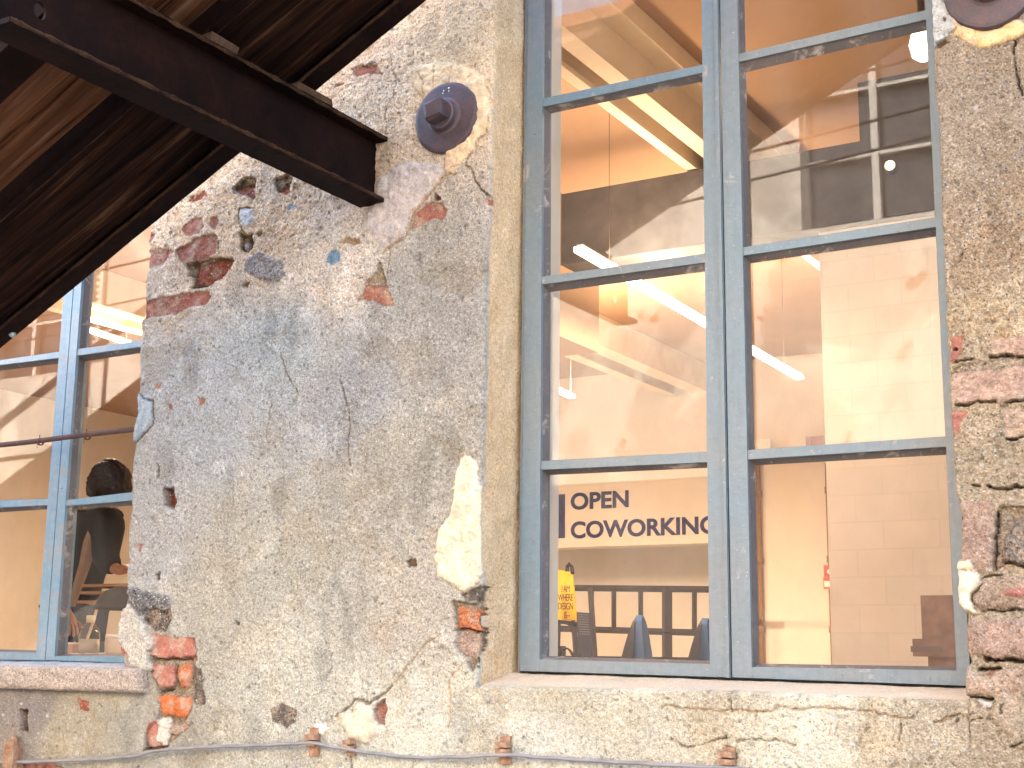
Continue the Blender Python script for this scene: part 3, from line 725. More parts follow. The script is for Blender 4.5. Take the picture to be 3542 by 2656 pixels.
def reveal(edge_pts, edge_col, inward, depth=REV, base=None, slope=0.0, along='z', g=0.7):
    # edge_pts (n,3): the arris; surface runs back into the wall
    n = len(edge_pts); k = 46
    t = np.linspace(0, 1, k)
    P = np.zeros((n, k, 3))
    y0 = edge_pts[:, 1][:, None]
    P[:, :, 1] = y0+(depth-y0)*t
    s = edge_pts[:, 2][:, None] if along == 'z' else edge_pts[:, 0][:, None]
    nse = 0.004*fbm(s+0*t, P[:, :, 1], 22, 77, 4)*np.minimum(1, t*6)
    if along == 'z':
        P[:, :, 0] = edge_pts[:, 0][:, None]*(1-t)+edge_pts[:, 0].mean()*t+inward*slope*t+nse
        # settle towards a straight line at the frame
        zc = edge_pts[:, 2]
        A = np.polyfit(zc, edge_pts[:, 0], 1)
        P[:, :, 0] = edge_pts[:, 0][:, None]*(1-np.minimum(1, t*2.2))+np.polyval(A, zc)[:, None]*np.minimum(1, t*2.2)+inward*slope*t+nse
        P[:, :, 2] = edge_pts[:, 2][:, None]
    else:
        P[:, :, 0] = edge_pts[:, 0][:, None]
        P[:, :, 2] = edge_pts[:, 2][:, None]+slope*t+nse*0.7
    c = np.zeros((n, k, 3))
    bb = np.asarray(base)*ALB
    nn = fbm(P[:, :, 0]*3+P[:, :, 2], P[:, :, 1]*3, 9, 14, 5)
    nf = fbm(s+0*t, P[:, :, 1]*0.6, 30, 15, 4)
    c[:] = bb*(1+0.16*nn[..., None]*np.array([0.7, 1, 1.5])+0.10*nf[..., None]*np.array([1, 1.2, 1.5]))
    mix = sstep(0.10, 0.0, t)[None, :, None]
    c = c*(1-mix)+edge_col[:, None, :]*mix
    add_grid(P, c, np.full((n, k), g))

cst = lambda v: (lambda z: np.full(np.shape(z), float(v)))
XW0, XW1 = -3.62, 0.02
# pier between the windows
P, c, g = face_patch(1.530, Z_TOP, xL, xM, round_l=True, round_r=True)
reveal(P[:, -1], c[:, -1], +1, base=lin((234, 203, 162)), slope=0.012)
reveal(P[:, 0], c[:, 0], -1, base=lin((205, 190, 165)))
# right pier
P, c, g = face_patch(1.500, Z_TOP, xR, cst(XW1), round_l=True)
reveal(P[:, 0], c[:, 0], -1, base=lin((205, 185, 160)))
# below the windows
def topline(x):
    return np.where(x < xM(1.54), 1.534, np.where(x > xR(1.53), 1.504, sillz(x)))
P, c, g = face_patch(Z_LOW, 1.53, cst(XW0), cst(XW1), zmap=topline, round_t=True)
row = P[-1]; sel = (row[:, 0] > xM(1.54)-0.004) & (row[:, 0] < xR(1.53)+0.004)
_frb = lambda x: np.interp(x, [onY(1117, 1452, 0.125)[0], onY(2081, 1484, 0.125)[0]], [onY(1117, 1452, 0.125)[2], onY(2081, 1484, 0.125)[2]])
ed = row[sel]
slope_s = float(np.mean(_frb(ed[:, 0])-ed[:, 2]))
# sill surface rises gently to the frame
n = len(ed); k = 46; t = np.linspace(0, 1, k)
Pg = np.zeros((n, k, 3)); Pg[:, :, 0] = ed[:, 0][:, None]; Pg[:, :, 1] = ed[:, 1][:, None]+(REV-ed[:, 1][:, None])*t
tt = np.minimum(1, t*REV/0.125)
Pg[:, :, 2] = ed[:, 2][:, None]*(1-tt)+(_frb(ed[:, 0])-0.002)[:, None]*tt+0.0022*fbm(Pg[:, :, 0], Pg[:, :, 1], 30, 8, 4)*np.minimum(1, t*8)
cc = np.zeros((n, k, 3)); cc[:] = lin((226, 204, 176))*ALB*(1+0.12*fbm(Pg[:, :, 0], Pg[:, :, 1], 12, 18, 5)[..., None])
mx = sstep(0.15, 0.0, t)[None, :, None]; cc = cc*(1-mx)+c[-1][sel][:, None, :]*mx
add_grid(Pg, cc, np.full((n, k), 0.35))
# coarse continuation of the facade beyond the surveyed part
def coarse(x0, x1, z0, z1, y=0.0, base=(198, 172, 144), d=0.03):
    nx = max(2, int((x1-x0)/d)); nz = max(2, int((z1-z0)/d))
    X, Z = np.meshgrid(np.linspace(x0, x1, nx), np.linspace(z0, z1, nz))
    h = 0.006*fbm(X, Z, 3.5, 5, 4)+0.004*fbm(X, Z, 20, 6, 3)
    c = lin(base)*ALB*(1+0.16*fbm(X, Z, 4, 81, 6)[..., None]*np.array([0.7, 1, 1.3]))
    b = sstep(0.42, 0.46, fbm(X, Z, 2.6, 83, 6))[..., None]
    c = c*(1-b)+PINK*0.8*ALB*b
    add_grid(np.stack([X, h+y, Z], -1), c, np.ones(X.shape))
coarse(XW1-0.003, 6.0, 0.0, 6.6)
coarse(-9.0, -3.95, 0.0, 6.6)
coarse(-3.96, 6.0, 0.0, Z_LOW+0.003, 0.002)
coarse(-3.96, XW0+0.003, Z_LOW, 1.535, 0.002)
coarse(-3.96, XW1, Z_TOP-0.003, 6.6, 0.002)
V = np.concatenate(vs_all); Fq = np.concatenate(fs_all); Cv = np.concatenate(col_all); Gv = np.concatenate(gr_all)
def np_mesh(name, V, Fq, Cv, Gv, mat, parent):
    me = bpy.data.meshes.new(name)
    me.vertices.add(len(V)); me.vertices.foreach_set('co', V.astype(np.float32).ravel())
    me.loops.add(Fq.size); me.loops.foreach_set('vertex_index', Fq.astype(np.int32).ravel())
    me.polygons.add(len(Fq))
    me.polygons.foreach_set('loop_start', (np.arange(len(Fq))*4).astype(np.int32))
    me.polygons.foreach_set('loop_total', np.full(len(Fq), 4, np.int32))
    me.polygons.foreach_set('use_smooth', np.ones(len(Fq), bool))
    me.update()
    a = me.attributes.new('tone', 'FLOAT_COLOR', 'POINT')
    a.data.foreach_set('color', np.concatenate([np.clip(Cv, 0, 1), np.ones((len(Cv), 1))], 1).astype(np.float32).ravel())
    a = me.attributes.new('grain', 'FLOAT', 'POINT')
    a.data.foreach_set('value', Gv.astype(np.float32))
    me.materials.append(mat)
    o = bpy.data.objects.new(name, me); COL.objects.link(o); o.parent = parent
    return o

building = empty('old_building')
tag(building, 'old building with peeling plaster over brick and stone and two tall blue grey windows', 'building')
wall = np_mesh('wall', V, Fq, Cv, Gv, MASONRY, building)
tag(wall, 'peeling cream plaster wall showing patches of red brick and grey stone')
del vs_all, fs_all, col_all, gr_all, V, Fq, Cv, Gv

# stone sill of the left window
def stone_sill():
    a = onY(300, 1441, -0.035); b = onY(295, 1497, -0.035)
    x1, zt, zb = a[0], a[2]-0.003, b[2]
    nu, nv = 420, 60
    prof = [(0.15, zt+0.012), (0.0, zt+0.002), (-0.027, zt), (-0.035, zt-0.007), (-0.036, zb+0.008), (-0.028, zb), (0.03, zb)]
    # dense resample of the profile
    P2 = np.array(prof); seg = np.r_[0, np.cumsum(np.hypot(*np.diff(P2, axis=0).T))]
    s = np.linspace(0, seg[-1], nv)
    py = np.interp(s, seg, P2[:, 0]); pz = np.interp(s, seg, P2[:, 1])
    x = np.linspace(-3.95, x1, nu)
    X = np.repeat(x[:, None], nv, 1); Y = np.repeat(py[None], nu, 0); Z = np.repeat(pz[None], nu, 0)
    n1 = fbm(X+Z*3, Y+Z, 30, 41, 4)
    Y = Y+0.0022*n1; Z = Z+0.0018*fbm(X, Y+Z, 40, 43, 3)
    rr = np.clip(x1-X, 0, 0.02); cut = (0.02-np.sqrt(np.maximum(0, 0.0004-(0.02-rr)**2)))
    Y = Y+cut*(Y < 0.0)
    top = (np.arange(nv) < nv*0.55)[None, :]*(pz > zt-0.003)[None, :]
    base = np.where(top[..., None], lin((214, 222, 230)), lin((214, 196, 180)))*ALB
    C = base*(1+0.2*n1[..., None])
    Pp = np.stack([X, Y, Z], -1)
    idx = np.arange(nu*nv).reshape(nu, nv)
    q = np.stack([idx[:-1, :-1], idx[:-1, 1:], idx[1:, 1:], idx[1:, :-1]], -1).reshape(-1, 4)
    Vv = Pp.reshape(-1, 3); Cc = C.reshape(-1, 3)
    # end cap: fan as thin quads
    cap = Pp[-1]; ctr = cap.mean(0)
    i0 = len(Vv); Vv = np.vstack([Vv, cap, np.repeat(ctr[None], nv, 0)]); Cc = np.vstack([Cc, C[-1], C[-1]])
    qc = np.array([[i0+i, i0+i+1, i0+nv+i+1, i0+nv+i] for i in range(nv-1)])
    return np_mesh('window_sill', Vv, np.vstack([q, qc]), Cc, np.full(len(Vv), 1.1), MASONRY, building)
tag(stone_sill(), 'chipped stone sill below the left window')

# ================================================================== WINDOWS
YF = 0.120      # face of the joinery
def line_fn(p, q, Y=YF):             # z as a function of x on the joinery plane
    a = onY(*p, Y); b = onY(*q, Y)
    return lambda x: a[2]+(b[2]-a[2])*(x-a[0])/(b[0]-a[0])
def vline_fn(p, q, Y=YF):
    a = onY(*p, Y); b = onY(*q, Y)
    return lambda z: a[0]+(b[0]-a[0])*(z-a[2])/(b[2]-a[2])
def meet(fx, fz):                     # intersection of a vertical and a horizontal line
    z = 2.5
    for _ in range(12): x = fx(z); z = fz(x)
    return (x, z)
def shift(f, d): return lambda v: f(v)+d

def bar(bm, L, Rr, T, B, y0, y1):
    prism(bm, [meet(L, B), meet(Rr, B), meet(Rr, T), meet(L, T)], y0, y1)

def casement(name, Lo, Li, Ri, Ro, Bo, Bi, munts, ztop, label, mat, parent, panelabel=None):
    """Lo/Li outer and glass edge of the left stile, Ri/Ro right stile, Bo/Bi bottom rail,
    munts: (glass line above, face bottom, glass line below), from the lowest up"""
    bm = bmesh.new()
    T = lambda x: ztop
    ins = 0.007
    # stiles and rails, face proud of the rebate
    bar(bm, Lo, shift(Li, -ins), T, Bo, YF, YF+0.045)
    bar(bm, shift(Ri, ins), Ro, T, Bo, YF+0.0005, YF+0.045)
    bar(bm, shift(Li, -ins), shift(Ri, ins), shift(Bi, -ins), Bo, YF+0.001, YF+0.044)
    Th = lambda x: ztop-0.055
    bar(bm, shift(Li, -ins), shift(Ri, ins), T, Th, YF+0.001, YF+0.044)
    for up, fb, lo in munts:
        th = lambda x, up=up: up(x)-0.004
        bar(bm, shift(Li, -ins), shift(Ri, ins), th, fb, YF+0.003, YF+0.040)
    o = bm_obj(name, bm, mat, parent, bevel=0.0025, seg=2)
    tag(o, label)
    # putty rebates round every pane
    edges = [Bi]+[f for m in munts for f in (m[2], m[0])][0:0]
    lows = [Bi]+[m[0] for m in munts]
    highs = [m[2] for m in munts]+[Th]
    pb = bmesh.new()
    for i, (lo, hi) in enumerate(zip(lows, highs)):
        w = 0.0075
        prevfb = None
        Lw, Rw = shift(Li, -ins), shift(Ri, ins)
        # slanted putty fillets
        def fil(q_out, q_in):
            a = [pb.verts.new((q[0], YF+0.010, q[1])) for q in q_out]
            b = [pb.verts.new((q[0], YF+0.0265, q[1])) for q in q_in]
            c = [pb.verts.new((q[0], YF+0.036, q[1])) for q in q_out]
            pb.faces.new((a[0], a[1], b[1], b[0])); pb.faces.new((b[0], b[1], c[1], c[0])); pb.faces.new((c[0], c[1], a[1], a[0]))
            pb.faces.new((a[0], b[0], c[0])); pb.faces.new((a[1], c[1], b[1]))
        outB = shift(lo, -ins); outT = shift(hi, ins) if i < len(munts) else hi
        if i < len(munts):
            fbz = munts[i][1]; outT = shift(fbz, 0.002)
        inn = [meet(Li, lo), meet(Ri, lo), meet(Ri, hi), meet(Li, hi)]
        out = [meet(Lw, outB), meet(Rw, outB), meet(Rw, outT), meet(Lw, outT)]
        for k in range(4):
            j = (k+1) % 4
            fil((out[k], out[j]), (inn[k], inn[j]))
    po = bm_obj('glazing_putty', pb, PUTTY, o)
    # panes
    rr = random.Random(sum(map(ord, label)))
    for i, (lo, hi) in enumerate(zip(lows, highs)):
        q = [meet(shift(Li, -0.004), shift(lo, -0.004)), meet(shift(Ri, 0.004), shift(lo, -0.004)), meet(shift(Ri, 0.004), shift(hi, 0.004)), meet(shift(Li, -0.004), shift(hi, 0.004))]
        tx, tz = rr.uniform(-0.0007, 0.0007), rr.uniform(-0.0007, 0.0007)
        gb = bmesh.new()
        a = [gb.verts.new((p[0], YF+0.0275+(tx if k in (1, 2) else -tx)+(tz if k > 1 else -tz), p[1])) for k, p in enumerate(q)]
        b = [gb.verts.new((p[0], YF+0.0305+(tx if k in (1, 2) else -tx)+(tz if k > 1 else -tz), p[1])) for k, p in enumerate(q)]
        gb.faces.new(a); gb.faces.new(b[::-1])
        for k in range(4):
            j = (k+1) % 4
            gb.faces.new((a[j], a[k], b[k], b[j]))
        bm_obj('glass_pane', gb, GLASS, o)
    return o

def pz(z, pts): return zoom(z[0], z[1], z[2], pts)
Z4 = (1800, 0, 2.765); Z5 = (1800, 550, 2.765); Z6 = (1800, 1100, 2.765); Z7 = (1800, 1800, 2.765); Z8 = (2500, 0, 2.765)
Z9 = (2742, 600, 2.765); Z10 = (2742, 1200, 2.765); Q4 = (1771, 1328, 1.249)
def lf(z, a, b): p = pz(z, [a, b]); return line_fn(p[0], p[1])
ZT = 3.98
# spacing continues upward above the picture
mL = [ (lf(Z6, (190,1350), (1780,1260)), lf(Z6, (150,1450), (1785,1375)), lf(Z6, (185,1490), (1770,1415))),
       (lf(Z5, (210,1105), (1745,885)), lf(Z5, (170,1200), (1755,985)), lf(Z5, (215,1250), (1745,1045))),
       (lf(Z4, (235,915), (1725,600)), lf(Z4, (195,1020), (1735,690)), lf(Z4, (235,1050), (1720,735))) ]
mR = [ (lf(Z10, (0,935), (1430,835)), lf(Z10, (0,1045), (1460,950)), lf(Z10, (0,1095), (1435,1015))),
       (lf(Z9, (0,610), (1330,400)), lf(Z9, (0,710), (1375,505)), lf(Z9, (0,765), (1340,570))),
       (lf(Z8, (160,490), (1910,80)), lf(Z8, (130,590), (1940,180)), lf(Z8, (170,650), (1900,250))) ]
for mm, xx in ((mL, -1.4), (mR, -0.95)):
    dz = mm[2][0](xx)-mm[1][0](xx)
    mm.append(tuple(shift(f, dz) for f in mm[2]))
frame_w = empty('window'); frame_w.parent = building
tag(frame_w, 'large blue grey wooden window right of the wall anchor')
LoM = vline_fn((1140, 0), (1123, 1445))
casement('casement', LoM, vline_fn((1178, 0), (1171, 1419)), vline_fn((1509, 0), (1526, 1427)), vline_fn((1552.5, 0), (1578.5, 1465)),
         line_fn((1123, 1449), (1578, 1463)), line_fn((1166, 1417), (1528, 1427)), mL, ZT,
         'left casement of the large window, greyer paint', BLUE_PAINT, frame_w)
casement('casement', vline_fn((1555.5, 0), (1582, 1465)), vline_fn((1599, 0), (1631, 1434)), vline_fn((1991, 0), (2058, 1440)), vline_fn((2022, 0), (2096, 1470)),
         line_fn((1583, 1463), (2085, 1481)), line_fn((1631, 1433), (2058, 1440)), mR, ZT,
         'right casement of the large window, bluer paint', BLUE_PAINT, frame_w)
# fixed outer frame behind the casements
bm = bmesh.new()
FL = vline_fn((1133, 0), (1117, 1450)); FR = vline_fn((2040, 0), (2112, 1470))
Bf = line_fn((1117, 1452), (2085, 1484))
bar(bm, FL, shift(LoM, -0.003), lambda x: ZT+0.05, Bf, YF+0.004, YF+0.05)
bar(bm, FL, FR, shift(Bf, 0.012), shift(Bf, -0.02), YF+0.05, YF+0.09)
bar(bm, FL, FR, lambda x: ZT+0.06, lambda x: ZT+0.004, YF+0.004, YF+0.09)
bar(bm, shift(vline_fn((2022, 0), (2096, 1470)), 0.003), FR, lambda x: ZT+0.05, Bf, YF+0.004, YF+0.05)
bm_obj('window_frame', bm, BLUE_PAINT, frame_w, bevel=0.002)
# weather bead covering the meeting stiles
bm = bmesh.new()
bar(bm, vline_fn((1543, 0), (1571, 1460)), vline_fn((1551.5, 0), (1577.5, 1462)), lambda x: ZT, line_fn((1123, 1452), (1578, 1464)), YF-0.005, YF+0.004)
bm_obj('meeting_bead', bm, BLUE_PAINT, frame_w, bevel=0.002)

# left window
W1 = (0, 900, 3.16); W2 = (0, 1400, 3.16); W3 = (0, 1900, 2.765)
def fpt(x, y): return (x/KF, y/KF)
m1 = [ (lf(W2, (0,1030), (505,1010)), lf(W2, (0,1120), (500,1095)), lf(W2, (0,1160), (490,1130))),
       (lf(W1, (0,1075), (620,985)), lf(W1, (0,1140), (620,1065)), lf(W1, (0,1180), (610,1105))) ]
m2 = [ (lf(W2, (720,1025), (1415,940)), lf(W2, (695,1105), (1400,1045)), lf(W2, (735,1130), (1400,1090))),
       (lf(W1, (870,950), (1520,860)), lf(W1, (820,1040), (1510,945)), lf(W1, (850,1085), (1510,985))) ]
for mm, xx in ((m1, -3.2), (m2, -2.95)):
    dz = mm[1][0](xx)-mm[0][0](xx)
    for k in range(3): mm.append(tuple(shift(f, dz) for f in mm[-1]))
win2 = empty('window'); win2.parent = building
tag(win2, 'smaller looking blue window at the left, half hidden by the staircase')
gA, gB = fpt(250, 1050), fpt(158, 2250)
sA, sB = fpt(211, 1060), fpt(121, 2240)
gapf = vline_fn(gA, gB); slf = vline_fn(sA, sB)
rsf = vline_fn(fpt(284, 1030), fpt(196, 2240))
casement('casement', lambda z: -3.82, lambda z: -3.77, shift(slf, -0.001), shift(gapf, -0.002),
         line_fn(fpt(0, 2281), fpt(155, 2284)), line_fn(fpt(0, 2246), fpt(112, 2249)), m1, ZT, 'left casement of the left window', BLUE_PAINT2, win2)
casement('casement', shift(gapf, 0.002), rsf, lambda z: -2.70, lambda z: -2.655,
         line_fn(fpt(160, 2283), fpt(423, 2292)), line_fn(fpt(195, 2260), fpt(423, 2262)), m2, ZT, 'right casement of the left window', BLUE_PAINT2, win2)
bm = bmesh.new()
box(bm, -3.87, -3.823, YF+0.004, YF+0.08, 1.55, ZT+0.05); box(bm, -2.652, -2.60, YF+0.004, YF+0.08, 1.55, ZT+0.05)
box(bm, -3.82, -2.655, YF+0.05, YF+0.09, 1.545, 1.585); box(bm, -3.87, -2.6, YF+0.006, YF+0.09, ZT+0.002, ZT+0.06)
bm_obj('window_frame', bm, BLUE_PAINT2, win2, bevel=0.002)

# ================================================================== IRON THINGS ON THE WALL
WHITE_SPOT = bpy.data.materials.new('white_paint_spots'); WHITE_SPOT.use_nodes = True
WHITE_SPOT.node_tree.nodes['Principled BSDF'].inputs['Base Color'].default_value = (0.75, 0.74, 0.76, 1)
def anchor(cx_, cz_, label, rot=0.2, tilt=0.0):
    e = empty('wall_anchor', (cx_, 0, cz_)); e.parent = building
    tag(e, label)
    bm = bmesh.new()
    prof = [(0.080, 0.012), (0.0885, 0.004), (0.0892, -0.008), (0.0862, -0.0135), (0.080, -0.0155), (0.060, -0.0170), (0.047, -0.0185), (0.041, -0.0215), (0.0385, -0.0280), (0.0375, -0.0350), (0.034, -0.0385), (0.010, -0.039)]
    lathe(bm, prof, (0, 0, 0), 'Y', 72, 0.006)
    bm_obj('plate', bm, PLATE, e, smooth=False, bevel=0.0)
    bm = bmesh.new()
    # battered square nut
    rr = random.Random(int(rot*100)); rings = []
    for s, y in ((0.025, -0.036), (0.0262, -0.043), (0.0262, -0.062), (0.022, -0.073), (0.012, -0.0765)):
        rings.append([bm.verts.new((math.cos(rot+math.pi/2*k+math.pi/4)*s*(1.2+0.08*math.sin(k*2+rot)), y-0.005*(k in (1, 2)), math.sin(rot+math.pi/2*k+math.pi/4)*s*(1.2+0.08*math.cos(k*3)))) for k in range(4)])
    for a, b in zip(rings, rings[1:]):
        for k in range(4): bm.faces.new((a[k], a[(k+1) % 4], b[(k+1) % 4], b[k]))
    bm.faces.new(rings[0][::-1]); bm.faces.new(rings[-1])
    bm_obj('nut', bm, PLATE, e, bevel=0.003)
    bm = bmesh.new()
    # splashes of white paint on the plate
    for (ux, uz, r) in ((0.010, 0.070, 0.0028), (0.011, 0.062, 0.0024), (0.012, 0.055, 0.0040), (0.009, 0.049, 0.0030), (-0.006, 0.060, 0.0026), (-0.004, 0.066, 0.0022)):
        lathe(bm, [(r*0.6, -0.0150), (r, -0.0160), (r*0.5, -0.0172)], (ux, 0, uz), 'Y', 7, 0.1)
    tag(bm_obj('paint_splash', bm, WHITE_SPOT, e), kind='stuff')
    return e
anchor(-1.735, 2.856, 'round iron wall anchor with a square nut, left of the large window')
_b = onY(2150, 62, 0)
anchor(_b[0]-0.004, _b[2]+0.0875, 'dark iron wall anchor cut off at the upper right corner', 0.5)

bm = bmesh.new()
# cable: survey of its run
cab = [(-500,1662),(-30,1650),(0,1648),(130,1643),(230,1639),(300,1632),(330,1622),(430,1614),(560,1610),(640,1606),(672,1604),(700,1609),(770,1622),(840,1632),(900,1637),(1000,1635),(1080,1630),(1110,1631),(1200,1638),(1300,1645),(1400,1650),(1500,1655),(1568,1659),(1700,1668),(1900,1676),(2212,1685),(2900,1712),(4200,1760)]
cp = [onY(a, b, -0.022) for a, b in cab]
xs = np.array([p[0] for p in cp]); zs = np.array([p[2] for p in cp])
xx = np.linspace(xs[0], xs[-1], 260)
pts = [(x, -0.016-0.008*abs(math.sin(x*7.0)), float(np.interp(x, xs, zs))+0.0006*math.sin(x*70)) for x in xx]
tube(bm, pts, 0.0042, 10)
CABLE = flat_mat('grey_cable_sheath', (0.20, 0.19, 0.19), 0.5, 0.2, 20)
tag(bm_obj('cable', bm, CABLE, None, smooth=True), 'thin grey cable sagging along the foot of the wall', 'cable')

def clip(px, py, w, h, label, tall=False):
    p = onY(px, py, -0.01)
    e = bmesh.new()
    d = 0.004
    box(e, -w/2, w/2, -0.003, 0.012, -h/2, h*0.55)
    for k in range(2):      # curled strap over the cable
        z = -h*0.1+k*0.014
        box(e, -w/2-0.001, w/2+0.001, -0.020-0.002*k, -0.003, z, z+0.010)
    for v in e.verts:
        v.co.x += 0.0012*math.sin(v.co.z*400+v.co.x*300); v.co.z += 0.001*math.sin(v.co.x*700)
    o = bm_obj('cable_clip', e, CLIP, None, bevel=0.001)
    o.location = (p[0], -0.006, p[2])
    tag(o, label, 'cable clip', 'rusty clips that hold the cable')
    return o
clip(677, 1604, 0.026, 0.060, 'rusty cable clip below the white plaster chips')
clip(1090, 1622, 0.026, 0.055, 'rusty cable clip below the left end of the large window')
clip(1573, 1645, 0.026, 0.050, 'rusty cable clip in a square hole under the middle of the large window')
clip(757, 1618, 0.020, 0.030, 'small dark cable clip beside the chipped plaster, second from the brick column')
p = onY(26, 1640, -0.02)
bm = bmesh.new()
box(bm, -0.019, 0.019, -0.012, 0.03, -0.06, 0.045); lathe(bm, [(0.009, 0.045), (0.010, 0.052), (0.007, 0.060), (0.003, 0.062)], (0, 0.005, 0), 'Z', 14)
o = bm_obj('cable_bracket', bm, CLIP, None, bevel=0.002)
o.location = (p[0], -0.022, p[2]); tag(o, 'upright wooden cable bracket at the lower left corner', 'bracket')

# iron bar across the left window
bm = bmesh.new()
a = onY(-40, 966, 0.05); b = onY(300, 926, 0.05)
dirv = (b-a)/np.linalg.norm(b-a)
a2 = a-dirv*0.65; b2 = b+dirv*0.05
tube(bm, [tuple(a2+(b2-a2)*k/10+np.array([0, 0, 0.0012*math.sin(k*1.7)])) for k in range(11)], 0.0075, 12)
bar_o = bm_obj('guard_bar', bm, IRON, None, smooth=True)
tag(bar_o, 'thin rusty iron bar spanning the left window', 'iron bar')
for (px, py) in ((88, 954), (189, 942)):
    p = onY(px, py, 0.05)
    bm = bmesh.new()
    for k in range(3):
        c0 = np.array(p)+np.array([0.003*k-0.003, 0, 0])
        ring = [(c0[0]+0.0012*math.sin(t), c0[1]+0.0098*math.cos(t), c0[2]+0.0098*math.sin(t)) for t in np.linspace(0, 2*math.pi*0.97, 16)]
        tube(bm, ring, 0.0013, 5)
    tube(bm, [tuple(p+np.array([0, -0.009, -0.002])), tuple(p+np.array([0.006, -0.016, -0.010])), tuple(p+np.array([0.003, -0.014, -0.02]))], 0.0012, 5)
    tube(bm, [tuple(p+np.array([0.002, -0.006, 0.008])), tuple(p+np.array([0.006, -0.010, 0.018]))], 0.0012, 5)
    bm_obj('wire_tie', bm, IRON, bar_o)

# ================================================================== STAIRCASE
stair = empty('staircase')
tag(stair, 'dark rusty steel staircase with plank underside rising in front of the wall', 'staircase')
SX, SZ = math.cos(STAIR_ANG), math.sin(STAIR_ANG)
P0 = np.array([-1.635, 0.0, 3.0285])
def sp(s, y, n=0.0):        # along the flight, across, normal to the soffit
    return (P0[0]+SX*s-SZ*n, y, P0[2]+SZ*s+SX*n)
def sbox(bm, s0, s1, y0, y1, n0, n1, wob=0.0, k=1):
    prev = None
    for i in range(k+1):
        s = s0+(s1-s0)*i/k
        w = wob*math.sin(s*37)+wob*0.7*math.sin(s*83+1)
        ring = [bm.verts.new(sp(s, y0, n0+w)), bm.verts.new(sp(s, y1, n0+w)), bm.verts.new(sp(s, y1, n1)), bm.verts.new(sp(s, y0, n1))]
        if prev:
            for j in range(4): bm.faces.new((prev[j], prev[(j+1) % 4], ring[(j+1) % 4], ring[j]))
        else: bm.faces.new(ring[::-1])
        prev = ring
    bm.faces.new(prev)
S0, S1 = -6.6, 3.2
bm = bmesh.new()   # channel next to the wall
sbox(bm, S0, S1, -0.302, -0.248, 0.0, 0.007, 0.0006, 120); sbox(bm, S0, S1, -0.257, -0.248, 0.007, 0.22)
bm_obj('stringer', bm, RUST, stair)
bm = bmesh.new()
sbox(bm, S0, S1, -0.3045, -0.3022, -0.0005, 0.0075, 0.0012, 500)
bm_obj('scaled_edge', bm, RUST_EDGE, stair)
bm = bmesh.new()   # middle bar between the plank rows
sbox(bm, S0, S1, -0.602, -0.582, 0.004, 0.03); sbox(bm, S0, S1, -0.640, -0.603, 0.012, 0.05)
bm_obj('middle_bar', bm, RUST, stair)
bm = bmesh.new()
sbox(bm, S0, S1, -0.5818, -0.5798, 0.003, 0.010, 0.0012, 500)
bm_obj('scaled_edge', bm, RUST_EDGE, stair)
bm = bmesh.new()
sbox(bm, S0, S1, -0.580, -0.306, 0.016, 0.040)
bm_obj('soffit_plank', bm, WOOD_SHADED, stair)
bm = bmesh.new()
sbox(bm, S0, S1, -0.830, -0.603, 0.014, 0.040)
bm_obj('soffit_plank', bm, WOOD_LIT, stair)
bm = bmesh.new()
sbox(bm, S0, S1, -0.925, -0.832, 0.0, 0.008); sbox(bm, S0, S1, -0.925, -0.915, 0.008, 0.22)
bm_obj('stringer', bm, RUST, stair)
bm = bmesh.new()   # steel channel carrying the outer handrail
PALE = flat_mat('pale_galvanised_steel', (0.34, 0.40, 0.45), 0.4, 0.15, 20, metal=0.5)
tube(bm, [sp(s, -0.955, 0.05) for s in np.linspace(S0, S1, 12)], 0.012, 10)
for i in range(14):
    s = S0+0.3+i*0.7
    tube(bm, [sp(s, -0.935, 0.10), (sp(s, -0.935, 0.1)[0], -0.935, sp(s, 0, 0.1)[2]+0.95)], 0.009, 8)
tube(bm, [(sp(s, 0, 0.1)[0], -0.935, sp(s, 0, 0.1)[2]+0.95) for s in np.linspace(S0, S1, 12)], 0.018, 10)
bm_obj('handrail', bm, PALE, stair, smooth=True)
bm = bmesh.new()   # treads
nst = 36
for i in range(nst):
    s = S0+0.15+i*(S1-S0-0.3)/nst
    x, _, z = sp(s, 0, 0.12)
    box(bm, x-0.02, x+0.26, -0.912, -0.262, z+0.02, z+0.05)
    box(bm, x+0.235, x+0.24, -0.912, -0.262, z+0.05, z+0.165)
tag(bm_obj('tread', bm, RUST, stair), kind='stuff')
o = [c for c in stair.children if c.name.startswith('tread')][0]
o['label'] = 'dark steel steps seen from below'

